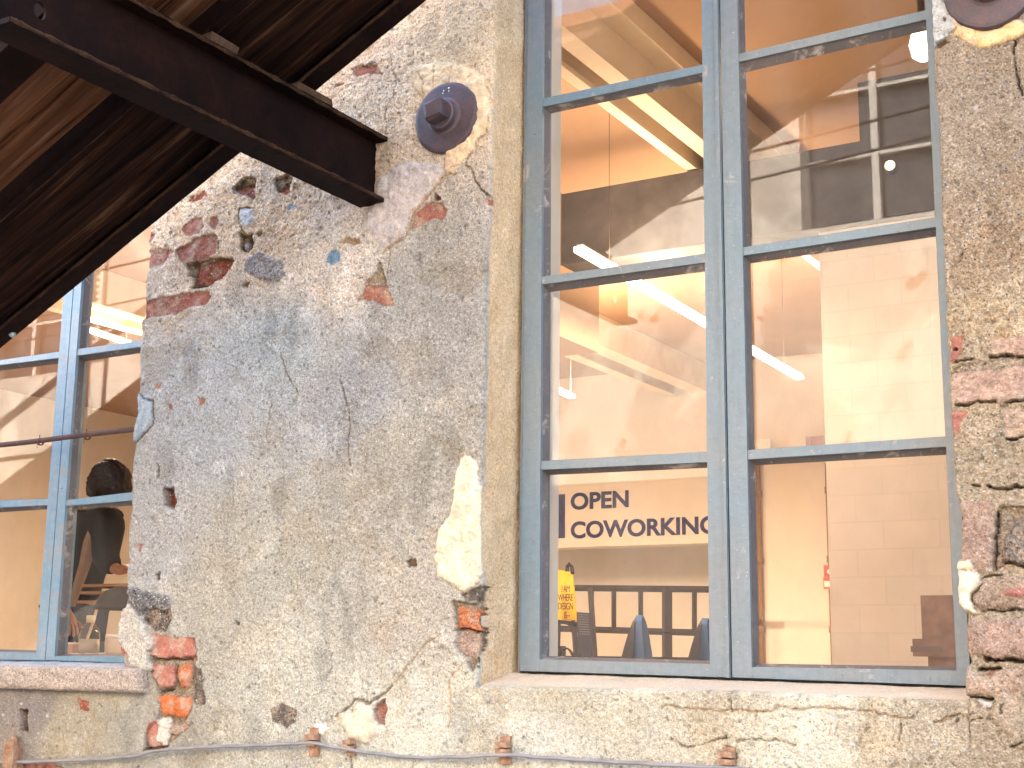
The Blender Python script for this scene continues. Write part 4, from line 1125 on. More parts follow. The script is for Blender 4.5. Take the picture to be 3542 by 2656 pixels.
# I-beam that carries the flight, let into the wall
def ibeam(y0, y1, xc, z0, z1, w, tw=0.007, tf=0.010):
    bm = bmesh.new()
    n = 90
    def slab(xa, xb, za, zb, wob):
        prev = None
        for i in range(n+1):
            y = y0+(y1-y0)*i/n
            d = wob*(math.sin(i*2.3)+math.sin(i*0.9+2))
            ring = [bm.verts.new((xa-d, y, za)), bm.verts.new((xb+d, y, za)), bm.verts.new((xb+d, y, zb)), bm.verts.new((xa-d, y, zb))]
            if prev:
                for j in range(4): bm.faces.new((prev[j], prev[(j+1) % 4], ring[(j+1) % 4], ring[j]))
            else: bm.faces.new(ring[::-1])
            prev = ring
        bm.faces.new(prev)
    slab(xc-w/2, xc+w/2, z0, z0+tf, 0.0005)
    slab(xc-w/2, xc+w/2, z1-tf, z1, 0.0005)
    # web with a round hole near the free end
    hy, hz, hr = -1.030, 2.742, 0.0165
    zz0, zz1 = z0+tf, z1-tf
    for sx in (-tw/2, tw/2):
        x = xc+sx
        ringn = 24
        circ = [bm.verts.new((x, hy+hr*0.85*math.cos(2*math.pi*k/ringn), hz+hr*math.sin(2*math.pi*k/ringn))) for k in range(ringn)]
        sq = []
        for k in range(ringn):
            a = 2*math.pi*k/ringn
            c, s = math.cos(a), math.sin(a)
            f = min((abs(y0-hy) if c < 0 else 0.12)/max(abs(c), 1e-6), ((zz1-hz) if s > 0 else (hz-zz0))/max(abs(s), 1e-6))
            sq.append(bm.verts.new((x, hy+c*f, hz+s*f)))
        corners = {3: None}
        for k in range(ringn):
            j = (k+1) % ringn
            bm.faces.new((circ[k], circ[j], sq[j], sq[k]))
        # fill corners
        for (cy, cz, k0) in ((hy+0.12, zz1, 1), (y0, zz1, 2), (y0, zz0, 3), (hy+0.12, zz0, 4)):
            best = min(range(ringn), key=lambda k: abs(sq[k].co.y-cy)+abs(((sq[k].co.z+sq[(k+1) % ringn].co.z)/2)-cz)+abs(sq[(k+1) % ringn].co.y-cy))
            v = bm.verts.new((x, cy, cz))
            try: bm.faces.new((sq[best], v, sq[(best+1) % ringn]))
            except Exception: pass
        if sx < 0: rim0 = circ
        else:
            for k in range(ringn):
                j = (k+1) % ringn
                bm.faces.new((rim0[k], rim0[j], circ[j], circ[k]))
        a = [bm.verts.new(v) for v in ((x, hy+0.12, zz0), (x, y1, zz0), (x, y1, zz1), (x, hy+0.12, zz1))]
        bm.faces.new(a)
    b = [bm.verts.new(v) for v in ((xc-tw/2, y0, zz0), (xc+tw/2, y0, zz0), (xc+tw/2, y0, zz1), (xc-tw/2, y0, zz1))]
    bm.faces.new(b)
    return bm
BEAM_X = -1.951
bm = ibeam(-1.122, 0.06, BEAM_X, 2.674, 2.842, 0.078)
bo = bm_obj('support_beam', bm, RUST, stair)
tag(bo, 'dark rusty I-beam with a round hole, let into the wall')
# rust scale along the flange lips
bm = bmesh.new()
for zz, amp in ((2.8355, 0.0035), (2.6805, 0.0028)):
    prev = None
    rr = random.Random(int(zz*1000))
    for i in range(300):
        y = -1.12+1.115*i/299
        r = 0.0035+amp*max(0, math.sin(i*0.31)*0.5+rr.uniform(-0.3, 0.6))
        ring = [bm.verts.new((BEAM_X+0.0385+r*math.cos(t)*0.6, y, zz+r*math.sin(t))) for t in (0, 1.26, 2.5, 3.77, 5.0)]
        if prev:
            for j in range(5): bm.faces.new((prev[j], prev[(j+1) % 5], ring[(j+1) % 5], ring[j]))
        prev = ring
bm_obj('flaking_rust', bm, RUST_EDGE, bo)
# packing pieces between beam and stringers
for (ya, yb, col_) in ((-0.335, -0.215, PACK), (-0.62, -0.54, PACK), (-0.93, -0.84, RUST)):
    bm = bmesh.new()
    box(bm, BEAM_X-0.036, BEAM_X+0.037, ya, yb, 2.843, 2.862)
    for v in bm.verts: v.co.y += random.uniform(-0.006, 0.006); v.co.z += random.uniform(-0.003, 0.003)
    bm_obj('packing_plate', bm, col_, stair, bevel=0.002)
# bolt head low on the wall side stringer
s_ = onY(20, 723, -0.27)
bm = bmesh.new(); lathe(bm, [(0.009, 0.006), (0.009, -0.001), (0.006, -0.006), (0.002, -0.007)], (s_[0], -0.262, s_[2]+0.004), 'Y', 10)
bm_obj('bolt', bm, PALE, stair)

# ================================================================== INTERIOR
def col3(r, g, b): return tuple(lin((r, g, b)))
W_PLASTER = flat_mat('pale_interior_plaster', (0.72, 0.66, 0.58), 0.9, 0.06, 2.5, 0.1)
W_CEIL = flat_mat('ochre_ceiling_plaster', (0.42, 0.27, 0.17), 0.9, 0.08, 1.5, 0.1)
CONC = flat_mat('grey_concrete', (0.11, 0.10, 0.10), 0.9, 0.22, 7, 0.25)
JOIST = flat_mat('painted_joist', (0.74, 0.62, 0.48), 0.7, 0.06, 8)
DBROWN = flat_mat('dark_brown_steel', (0.022, 0.015, 0.018), 0.5, 0.2, 12)
FLOOR_M = flat_mat('grey_floor', (0.36, 0.34, 0.32), 0.6, 0.1, 3)
ZF = 0.95
XI0, XI1, YI1 = -11.0, 3.0, 8.2
def part(name, bm, mat, parent=building, label=None, bevel=0.0, smooth=False):
    o = bm_obj(name, bm, mat, parent, bevel=bevel, smooth=smooth)
    if label: o['label'] = label
    return o
bm = bmesh.new(); box(bm, XI0, XI1, 0.33, YI1+1.4, ZF-0.2, ZF); part('room_floor', bm, FLOOR_M)
ZC = 4.06
GAIN = 0.49
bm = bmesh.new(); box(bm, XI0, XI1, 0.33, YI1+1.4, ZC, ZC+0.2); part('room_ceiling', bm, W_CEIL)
# inner face of the facade, pierced by both windows
bm = bmesh.new()
XJ = float(onY(1208, 900, 0.33)[0])
for x0, x1, z0, z1 in ((XI0, -3.86, ZF, ZC+0.1), (-2.61, XJ, ZF, ZC+0.1), (-0.42, XI1, ZF, ZC+0.1), (-3.86, -2.61, ZF, 1.54), (-1.63, -0.42, ZF, 1.52)):
    box(bm, x0, x1, 0.215, 0.33, z0, z1)
part('inner_wall', bm, W_PLASTER)
# far wall: flush above, recess below on the left part
sb = onY(1207, 1183, YI1)
xs_r = onY(1560, 1180, YI1)[0]
bm = bmesh.new()
box(bm, XI0, xs_r, YI1, YI1+0.25, sb[2], ZC)
box(bm, xs_r, XI1, YI1, YI1+0.9, ZF, ZC)
box(bm, XI0, xs_r, YI1+1.0, YI1+1.2, ZF, ZC)
part('far_wall', bm, W_PLASTER, label='bright far wall behind the lettering')
bm = bmesh.new(); box(bm, XI0-0.2, XI0, 0.33, YI1+1.4, ZF, ZC+0.1); part('side_wall', bm, W_PLASTER)
bm = bmesh.new(); box(bm, XI1, XI1+0.2, 0.33, YI1+1.4, ZF, ZC+0.1); part('side_wall', bm, W_PLASTER)
# cross beam of concrete
YB = 3.0
b0 = onY(1210, 417, YB); b1 = onY(2000, 283, YB); b2 = onY(1215, 640, YB)
zt = onY(1600, 352, YB)[2]; zb = onY(1700, 500, YB)[2]
bm = bmesh.new(); box(bm, onY(1212, 420, YB)[0], XI1, YB, YB+0.35, zb, zt+0.003)
part('concrete_beam', bm, CONC, label='rough grey concrete beam across the room', bevel=0.008)
# concrete column above and beside it at the right
xc_ = onY(1850, 150, YB)[0]
bm = bmesh.new(); box(bm, xc_, xc_+0.75, YB+0.01, YB+0.34, zt+0.004, ZC+0.02)
part('concrete_column', bm, CONC, bevel=0.02)
# pier hanging down at the left end of the beam
xl_ = onY(1212, 500, YB)[0]
bm = bmesh.new(); box(bm, xl_-0.5, xl_, YB-0.02, YB+0.4, zb-0.35, zt+0.01)
part('beam_haunch', bm, W_CEIL, bevel=0.01)
# partition under the beam, right part
xp = onY(1781, 800, YB+0.1)[0]
bm = bmesh.new(); box(bm, xp, XI1, YB+0.08, YB+0.30, ZF, zb+0.01)
PART_M, nt, b = new_mat('painted_block_wall')
co = objco(nt, (1, 1, 1), (math.pi/2, 0, 0))
br = N(nt, 'ShaderNodeTexBrick'); br.inputs['Scale'].default_value = 2.2; br.inputs['Mortar Size'].default_value = 0.008
br.inputs['Color1'].default_value = (0.68, 0.60, 0.52, 1); br.inputs['Color2'].default_value = (0.72, 0.62, 0.53, 1); br.inputs['Mortar'].default_value = (0.66, 0.57, 0.49, 1)
nt.links.new(co, br.inputs['Vector'])
cc_ = mixc(nt, maprange(nt, noise(nt, 4, 6, 0.6, objco(nt)), 0.35, 0.65, 0, 0.35), br.outputs[0], (0.56, 0.46, 0.39))
nt.links.new(cc_, b.inputs['Base Color']); b.inputs['Roughness'].default_value = 0.9
bump(nt, b, br.outputs['Fac'], 0.15, 0.003)
part('partition_wall', bm, PART_M, label='painted partition wall in the right half of the large window')
# ceiling joists
def joist(xa, xb, y0, y1, z0, z1, name='ceiling_joist', lab=None):
    bm = bmesh.new()
    box(bm, xa, xb, y0, y1, z0, z0+0.014)
    xm = (xa+xb)/2
    box(bm, xm-0.006, xm+0.006, y0, y1, z0+0.014, z1)
    return part(name, bm, JOIST, label=lab)
ZJ = 3.80
def xz(px, py): return onZ(px, py, ZJ)[0]
s4 = lambda a, b: zoom(1800, 0, 2.765, [(a, b)])[0]
e0 = xz(*s4(880, 1100)); e1 = xz(*s4(1015, 1100)); e2 = xz(*s4(1175, 1100)); e3 = xz(*s4(1400, 1100)); e4 = xz(*s4(1655, 1100))
joist(e0, e1, 0.33, YI1, ZJ, ZC-0.002)
bm = bmesh.new(); box(bm, e2, e3, 0.33, YI1, ZJ+0.02, ZC-0.002); box(bm, e3, e4, 0.33, YI1, ZC-0.09, ZC-0.002)
part('ceiling_joist', bm, JOIST)
for xj in (-4.75, -7.1, 0.2):
    joist(xj-0.10, xj, 0.33, YI1, ZJ, ZC-0.002)
    bm = bmesh.new(); box(bm, xj+0.12, xj+0.27, 0.33, YI1, ZJ+0.02, ZC-0.002); part('ceiling_joist', bm, JOIST)

# linear lamps
TUBE = emis_mat('lit_tube', (1.0, 0.80, 0.58), 1.4)
LAMP_H = flat_mat('lamp_housing', (0.4, 0.36, 0.32), 0.8)
WIRE = flat_mat('dark_wire', (0.10, 0.07, 0.05), 0.9)
def tube_lamp(p, q, z, label, power=60):
    a = onZ(*p, z); b = onZ(*q, z)
    ym = (a[1]+b[1])/2; L = abs(b[1]-a[1]); xm = (a[0]+b[0])/2
    e = empty('ceiling_lamp', (xm, ym, z)); tag(e, label, 'lamp', 'linear tube lamps of the room')
    ang = math.atan2(b[0]-a[0], b[1]-a[1])
    e.rotation_euler = (0, 0, -ang)
    bm = bmesh.new(); box(bm, -0.022, 0.022, -L/2, L/2, -0.022, 0.0)
    bm_obj('diffuser', bm, TUBE, e, bevel=0.006)
    bm = bmesh.new(); box(bm, -0.014, 0.014, -L/2+0.01, L/2-0.01, 0.001, 0.012)
    bm_obj('housing', bm, LAMP_H, e)
    for yy in (-L*0.4, L*0.4):
        bm = bmesh.new(); box(bm, -0.0008, 0.0008, yy-0.0008, yy+0.0008, 0.012, ZC-z); bm_obj('suspension_wire', bm, WIRE, e)
    for s, pw in ((1, power), (-1, power*(0.45 if z < 3.6 else 0.04))):
        ld = bpy.data.lights.new('lamp_light', 'AREA'); ld.shape = 'RECTANGLE'; ld.size = 0.08; ld.size_y = L
        ld.energy = pw*GAIN; ld.color = (1.0, 0.70, 0.47)
        lo = bpy.data.objects.new('lamp_light', ld); COL.objects.link(lo); lo.parent = e
        lo.location = (0, 0, -0.03 if s > 0 else 0.02)
        lo.rotation_euler = (0 if s > 0 else math.pi, 0, 0)
    return e
ZL = 3.25
tube_lamp((1250, 532), (1728, 812), ZL, 'long glowing tube lamp crossing the middle of the large window', 20)
tube_lamp((1203, 838), (1236, 853), ZL, 'short glowing tube lamp low at the left edge of the large window', 34)
tube_lamp((183, 706), (283, 740), 3.72, 'glowing tube lamp seen through the left window', 75)
# round spots
def spot(px, py, Y, label):
    p = onY(px, py, Y)
    e = empty('spotlight', tuple(p)); tag(e, label, 'spotlight', 'round spotlights on the grey concrete')
    bm = bmesh.new(); lathe(bm, [(0.026, 0.03), (0.028, 0.0), (0.024, -0.012)], (0, 0, 0), 'Y', 24)
    bm_obj('housing', bm, CONC, e)
    bm = bmesh.new(); lathe(bm, [(0.022, -0.011), (0.020, -0.018), (0.010, -0.020)], (0, 0, 0), 'Y', 24)
    bm_obj('lens', bm, emis_mat('lit_lens', (1, 0.78, 0.5), 0.2), e)
spot(1911, 19, YB-0.09, 'round lit spotlight at the top of the concrete column')
spot(1924, 359, YB-0.09, 'round lit spotlight below, on the concrete beam')

def pendant(px, py, Y, r, label, power, hidden=False):
    p = onY(px, py, Y)
    e = empty('pendant_lamp', tuple(p)); tag(e, label, 'lamp')
    bm = bmesh.new(); lathe(bm, [(r*0.35, r*1.35), (r*0.8, r*0.9), (r, 0), (r*0.8, -r*0.9), (r*0.3, -r*1.3)], (0, 0, 0), 'Z', 24)
    bm_obj('bulb', bm, emis_mat('lit_globe', (1.0, 0.84, 0.66), 0.7), e, smooth=True)
    bm = bmesh.new(); lathe(bm, [(r*0.36, r*1.3), (r*0.4, r*1.9), (0.012, r*2.0), (0.006, ZC-p[2])], (0, 0, 0), 'Z', 16)
    bm_obj('holder', bm, DBROWN, e, smooth=True)
    ld = bpy.data.lights.new('lamp_light', 'POINT'); ld.energy = power*GAIN; ld.color = (1.0, 0.70, 0.47); ld.shadow_soft_size = r*1.4
    lo = bpy.data.objects.new('lamp_light', ld); COL.objects.link(lo); lo.parent = e; lo.location = (0, -r*1.2, -r*1.9)
    return e
pendant(1993, 96, 1.6, 0.042, 'glowing pendant bulb at the right edge of the large window', 3.5)

# lettering
INK = flat_mat('navy_lettering', (0.012, 0.014, 0.09), 0.6, 0.05)
def text_mesh(name, s, size, mat, parent, loc, rot, offset=0.0, space=1.0, line=1.0, depth=0.002, align='LEFT', xs=1.0):
    cu = bpy.data.curves.new('t', 'FONT'); cu.body = s; cu.size = size; cu.offset = offset; cu.extrude = depth
    cu.space_character = space; cu.space_line = line; cu.align_x = align; cu.resolution_u = 6
    to = bpy.data.objects.new('t', cu); COL.objects.link(to)
    dg = bpy.context.evaluated_depsgraph_get()
    me = bpy.data.meshes.new_from_object(to.evaluated_get(dg))
    bpy.data.objects.remove(to, do_unlink=True)
    o = bpy.data.objects.new(name, me); COL.objects.link(o)
    me.materials.clear(); me.materials.append(mat)
    o.parent = parent; o.location = loc; o.rotation_euler = rot; o.scale = (xs, 1, 1)
    return o
YS = YI1-0.004
t0 = onY(1232, 1100, YS); t1 = onY(1358, 1098, YS); tt_ = onY(1232, 1066, YS); t2 = onY(1232, 1162, YS); t3 = onY(1527, 1160, YS)
sign = empty('wall_lettering', (t0[0], YS, t0[2])); tag(sign, 'navy OPEN COWORKING lettering on the far wall', 'sign')
caph = tt_[2]-t0[2]
sz = caph/0.70
o1 = text_mesh('word', 'OPEN', sz, INK, sign, (0, 0, 0), (math.pi/2, 0, 0), 0.006)
w1 = max(v.co.x for v in o1.data.vertices); o1.scale = ((t1[0]-t0[0])/w1, 1, 1)
o2 = text_mesh('word', 'COWORKING', sz, INK, sign, (t2[0]-t0[0], 0, t2[2]-t0[2]), (math.pi/2, 0, 0), 0.006)
# the final letter runs on behind the stile
xg = onY(1548, 1160, YS)[0]
w2 = max(v.co.x for v in o2.data.vertices); o2.scale = ((xg-t2[0])/w2, 1, 1)
q0 = onY(1207, 1068, YS); q1 = onY(1220, 1162, YS)
bm = bmesh.new(); box(bm, q0[0]-t0[0]-0.06, q1[0]-t0[0], -0.002, 0.002, q1[2]-t0[2], q0[2]-t0[2]); bm_obj('bar', bm, INK, sign)

# railing of dark steel in front of the recess
YR = 7.6
rail = empty('railing', tuple(onY(1400, 1360, YR))); tag(rail, 'dark brown metal railing below the lettering', 'railing')
rl = np.array(rail.location)
def rbar(pa, pb, w, d=0.03, name='rail'):
    a = onY(*pa, YR)-rl; b = onY(*pb, YR)-rl
    bm = bmesh.new()
    tube(bm, [tuple(a), tuple(b)], w, 4)
    return bm_obj(name, bm, DBROWN, rail)
rbar((1150, 1269), (1620, 1274), 0.026); rbar((1150, 1356), (1620, 1370), 0.026)
for xx_, w_ in ((1232, 0.022), (1278, 0.022), (1326, 0.022), (1384, 0.022), (1441, 0.045), (1500, 0.022)):
    rbar((xx_, 1270), (xx_, 1365), w_, name='post')
rbar((1441, 1368), (1441, 1460), 0.045, name='post')
# conduits on the far wall
COND = flat_mat('brown_conduit', (0.30, 0.19, 0.12), 0.6, 0.1, 20)
for (pa, pb, lab) in (((1636, 985), (1646, 1470), 'thin conduit pipe on the far wall, left of the two'), ((1785, 1000), (1802, 1470), 'thin conduit pipe beside the partition edge')):
    a = onY(*pa, YI1-0.04); b = onY(*pb, YI1-0.04)
    xm = (a[0]+b[0])/2
    bm = bmesh.new(); tube(bm, [(xm, YI1-0.03, ZF), (xm, YI1-0.03, a[2])], 0.022, 8)
    for zz in np.arange(ZF+0.3, a[2], 0.55): lathe(bm, [(0.03, 0), (0.03, 0.05)], (xm, YI1-0.03, zz), 'Z', 8)
    tag(bm_obj('conduit', bm, COND, None, smooth=True), lab, 'pipe', 'conduits on the far wall')
# fire sign and red box
REDP = flat_mat('red_plastic', (0.45, 0.05, 0.035), 0.4); WHITEP = flat_mat('white_plastic', (0.8, 0.76, 0.70), 0.4, 0.03)
YQ = YI1-0.08
a = onY(1780, 1221, YQ); b = onY(1801, 1272, YQ)
fs = empty('fire_sign', tuple((a+b)/2)); tag(fs, 'small red and white fire alarm sign on the conduit', 'sign')
w_, h_ = abs(b[0]-a[0])/2, abs(a[2]-b[2])/2
bm = bmesh.new(); box(bm, -w_, w_, -0.01, 0.01, 0.0, h_); bm_obj('sign_plate', bm, REDP, fs)
bm = bmesh.new(); lathe(bm, [(w_*0.55, -0.012), (w_*0.5, -0.014)], (0.01, 0, h_*0.45), 'Y', 16); bm_obj('symbol', bm, WHITEP, fs)
bm = bmesh.new(); box(bm, -w_*0.9, w_, -0.04, 0.01, -h_, -0.004); bm_obj('call_box', bm, REDP, fs, bevel=0.004)
bm = bmesh.new(); box(bm, -w_*0.7, w_*0.9, -0.043, -0.038, -h_*0.85, -h_*0.35); bm_obj('label_strip', bm, WHITEP, fs)
a = onY(1745, 945, YQ); b = onY(1790, 985, YQ)
eb = empty('alarm_box', tuple((a+b)/2)); tag(eb, 'dull red alarm box high beside the partition edge', 'box')
bm = bmesh.new(); box(bm, -(b[0]-a[0])/2, (b[0]-a[0])/2, -0.05, 0.05, -(a[2]-b[2])/2, (a[2]-b[2])/2); bm_obj('case', bm, flat_mat('dull_red', (0.33, 0.10, 0.06), 0.7), eb, bevel=0.006)
bm = bmesh.new(); box(bm, -0.04, -0.035, -0.053, -0.048, -(a[2]-b[2])/2, (a[2]-b[2])/2); bm_obj('lid_seam', bm, DBROWN, eb)
a = onY(1622, 951, YQ); b = onY(1664, 985, YQ)
bm = bmesh.new(); box(bm, a[0], b[0], YQ-0.01, YQ+0.01, b[2], a[2]); box(bm, a[0]+0.02, b[0]-0.02, YQ-0.014, YQ-0.01, b[2]+0.02, a[2]-0.025)
tag(bm_obj('notice_board', bm, WHITEP, None, bevel=0.004), 'pale notice plate behind the muntin, left of the red box', 'sign')

# yellow tote bag hanging on a stand
YT = 4.6
YEL = flat_mat('yellow_cloth', (0.86, 0.50, 0.02), 0.8, 0.05, 10); BLK = flat_mat('black_strap', (0.012, 0.010, 0.012), 0.6, 0.1)
c_ = onY(1226, 1290, YT)
bag = empty('tote_bag', tuple(c_)); tag(bag, 'yellow tote bag with black handles and black hand lettering', 'bag')
q = [onY(1199, 1229, YT), onY(1237, 1236, YT), onY(1248, 1345, YT), onY(1199, 1338, YT)]
bm = bmesh.new()
nu_, nv_ = 14, 20
for side in (0, 1):
    g = []
    for j in range(nv_+1):
        rw = []
        for i in range(nu_+1):
            u_, v_ = i/nu_, j/nv_
            p = (q[0]*(1-u_)+q[1]*u_)*(1-v_)+(q[3]*(1-u_)+q[2]*u_)*v_-c_
            bul = 0.035*math.sin(math.pi*u_)*math.sin(math.pi*min(1, v_*0.8+0.1))+0.004*math.sin(9*u_+5*v_)
            rw.append(bm.verts.new((p[0], (-bul if side == 0 else bul)-0.0, p[2])))
        g.append(rw)
    for j in range(nv_):
        for i in range(nu_): bm.faces.new((g[j][i], g[j][i+1], g[j+1][i+1], g[j+1][i]))
bmesh.ops.remove_doubles(bm, verts=bm.verts, dist=0.0008)
bm_obj('cloth', bm, YEL, bag, smooth=True)
hp = [onY(1224, 1236, YT), onY(1226, 1222, YT), onY(1230, 1217, YT), onY(1235, 1224, YT), onY(1237, 1240, YT)]
bm = bmesh.new(); tube(bm, [tuple(p-c_) for p in hp], 0.011, 6); bm_obj('handle', bm, BLK, bag)
bm = bmesh.new()
q2 = [onY(1198, 1337, YT), onY(1249, 1344, YT), onY(1245, 1353, YT), onY(1198, 1344, YT)]
prism(bm, [(p[0]-c_[0], p[2]-c_[2]) for p in q2], -0.03, 0.03); bm_obj('hem', bm, BLK, bag, bevel=0.004)
tl = onY(1202, 1276, YT)-c_
HAND = text_mesh('slogan', 'I AM\nWHERE\nDESIGN\nIS', 0.056, BLK, bag, (0.012, -0.046, tl[2]-0.01), (math.pi/2, 0, 0.05), 0.0, 0.9, 0.9, 0.001, 'CENTER', 0.55)
tl = onY(1217, 1332, YT)-c_
text_mesh('small_print', 'www', 0.018, BLK, bag, (0.015, -0.030, tl[2]), (math.pi/2, 0, 0.05), 0.0, 1.0, 1.0, 0.001, 'CENTER')
# the stand it hangs on: dark easel with a navy poster
p0_ = onY(1262, 1318, YT-0.1)
es = empty('poster_easel', tuple(onY(1262, 1420, YT-0.1))); tag(es, 'dark easel holding a navy poster with white lines, right of the yellow bag', 'easel')
el = np.array(es.location)
bm = bmesh.new()
for pa, pb in (((1239, 1340), (1252, 1520)), ((1275, 1270), (1292, 1520)), ((1206, 1340), (1200, 1520))):
    a = onY(*pa, YT); b = onY(*pb, YT); tube(bm, [tuple(a-el), tuple(b-el)], 0.016, 6)
bm_obj('leg', bm, DBROWN, es)
NAVY = flat_mat('navy_board', (0.02, 0.024, 0.055), 0.5, 0.05)
qq = [onY(1247, 1322, YT-0.1), onY(1275, 1324, YT-0.1), onY(1280, 1480, YT-0.1), onY(1254, 1480, YT-0.1)]
bm = bmesh.new(); prism(bm, [(p[0]-el[0], p[2]-el[2]) for p in qq], -0.01, 0.01); bm_obj('poster', bm, NAVY, es)
bm = bmesh.new()
for k in range(9):
    a = onY(1250+k*0.4, 1327+k*5.2, YT-0.1)-el; b = onY(1273+k*0.4, 1328.5+k*5.2, YT-0.1)-el
    prism(bm, [(a[0], a[2]-0.004), (b[0], b[2]-0.004), (b[0], b[2]+0.003), (a[0], a[2]+0.003)], -0.013, -0.0105)
bm_obj('printed_lines', bm, flat_mat('grey_print', (0.12, 0.12, 0.15), 0.6), es)
# chairs
CH_B = flat_mat('blue_chair_shell', (0.014, 0.038, 0.10), 0.8, 0.08); CH_K = flat_mat('dark_chair_back', (0.010, 0.008, 0.011), 0.7, 0.1)
def chair(px, py, Y, w, label, flip=1):
    top = onY(px, py, Y)
    e = empty('office_chair', (top[0], Y, ZF)); tag(e, label, 'chair', 'high backed chairs by the railing')
    zt_ = top[2]-ZF
    bm = bmesh.new()
    n_ = 26; r0, r1 = None, None
    # rounded tall shell, seen edge on, leaning
    def ring(x, zz, wy): return x, zz, wy
    pr = None
    for i in range(n_+1):
        t = i/n_; zz = zt_-t*0.95
        half = 0.055*math.sqrt(max(0.0, 1-(1-min(1, t*3.2))**2))+0.004
        lean = -0.02-0.16*t*t
        th = w*(0.35+0.65*min(1, t*2.0))
        r = [bm.verts.new((lean*0.3-th*0.1, -half, zz)), bm.verts.new((lean*0.3+th, -half, zz)), bm.verts.new((lean*0.3+th, half, zz)), bm.verts.new((lean*0.3-th*0.1, half, zz))]
        if pr:
            for j in range(4): bm.faces.new((pr[j], pr[(j+1) % 4], r[(j+1) % 4], r[j]))
        else: bm.faces.new(r)
        pr = r
    bm.faces.new(pr[::-1])
    bm_obj('backrest', bm, CH_B, e, bevel=0.006)
    bm = bmesh.new(); pr = None
    for i in range(n_+1):
        t = i/n_; zz = zt_-0.004-t*0.95
        half = 0.07*math.sqrt(max(0.0, 1-(1-min(1, t*3.2))**2))+0.003
        x0_ = -0.01-0.26*t
        r = [bm.verts.new((x0_, -half, zz)), bm.verts.new((0.0-0.05*t*0, -half, zz)), bm.verts.new((0.0, half, zz)), bm.verts.new((x0_, half, zz))]
        if pr:
            for j in range(4): bm.faces.new((pr[j], pr[(j+1) % 4], r[(j+1) % 4], r[j]))
        else: bm.faces.new(r)
        pr = r
    bm.faces.new(pr[::-1])
    bm_obj('back_panel', bm, CH_K, e, bevel=0.006)
    bm = bmesh.new(); box(bm, 0.02, 0.5, -0.24, 0.24, 0.40, 0.47); bm_obj('seat', bm, CH_B, e, bevel=0.03)
    for (lx, ly) in ((0.05, -0.2), (0.05, 0.2), (0.46, -0.2), (0.46, 0.2)):
        bm = bmesh.new(); tube(bm, [(lx, ly, 0.41), (lx, ly, 0.0)], 0.015, 8); bm_obj('leg', bm, DBROWN, e)
chair(1378, 1329, 5.2, 0.115, 'dark chair with a blue edged back, nearest the easel')
chair(1520, 1335, 5.2, 0.10, 'dark high chair half hidden behind the centre stile of the window')
# low table edge and plug
a = onY(1275, 1417, 5.6); b = onY(1395, 1421, 5.6)
tb = empty('low_table', (float(a[0]+0.3), 5.6, ZF)); tag(tb, 'low black table between the easel and the chairs', 'table')
bm = bmesh.new(); box(bm, -0.45, 0.3, -0.3, 0.3, a[2]-ZF-0.03, a[2]-ZF); bm_obj('table_top', bm, BLK, tb, bevel=0.004)
for lx in (-0.4, 0.25):
    for ly in (-0.25, 0.25):
        bm = bmesh.new(); box(bm, lx-0.02, lx+0.02, ly-0.02, ly+0.02, 0, a[2]-ZF-0.03); bm_obj('leg', bm, BLK, tb)
a = onY(1213, 1418, 4.0)
pl = empty('power_adapter', tuple(a)); tag(pl, 'black plug with a curly cord at the lower left of the large window', 'plug')
bm = bmesh.new(); box(bm, -0.045, 0.01, -0.03, 0.03, -0.02, 0.055); bm_obj('plug_body', bm, BLK, pl, bevel=0.005)
bm = bmesh.new()
tube(bm, [(0.01+0.11*t, 0.0, 0.03+0.02*math.sin(t*7)-0.03*t) for t in np.linspace(0, 1, 14)], 0.005, 6)
tube(bm, [(0.01+0.07*t, 0.01, 0.04+0.02*math.sin(t*3)-0.05*t) for t in np.linspace(0, 1, 10)], 0.004, 6)
bm_obj('cord', bm, BLK, pl)
# brown cast block pillar near the right edge
YP = 1.3
BRN = flat_mat('brown_sandstone', (0.22, 0.10, 0.065), 0.9, 0.3, 14, 0.4, c2=(0.36, 0.19, 0.12))
a = onY(1988, 1286, YP); b = onY(2120, 1286, YP); c = onY(1975, 1383, YP); d = onY(1984, 1412, YP)
pi_ = empty('stone_pedestal', (float((a[0]+b[0])/2), YP, ZF)); tag(pi_, 'brown stone pedestal with a projecting ledge at the lower right of the large window', 'pedestal')
pl_ = np.array(pi_.location)
x0_, x1_ = a[0]-pl_[0], b[0]-pl_[0]; ztp = a[2]-ZF; zl1 = c[2]-ZF; zl0 = onY(1985, 1418, YP)[2]-ZF
bm = bmesh.new(); box(bm, x0_, x1_, 0.0, 0.3, zl1, ztp); bm_obj('upper_block', bm, BRN, pi_, bevel=0.006)
bm = bmesh.new(); box(bm, x0_-0.022, x1_, -0.02, 0.31, zl0, zl1+0.004); bm_obj('ledge', bm, BRN, pi_, bevel=0.006)
bm = bmesh.new(); box(bm, x0_-0.026, x0_+0.055, -0.026, 0.05, zl0+0.012, zl1-0.016); bm_obj('inset', bm, flat_mat('grey_brown_inset', (0.17, 0.105, 0.09), 0.8), pi_)
bm = bmesh.new(); box(bm, x0_+0.012, x1_, 0.005, 0.3, 0.0, zl0+0.002); bm_obj('shaft', bm, BRN, pi_)

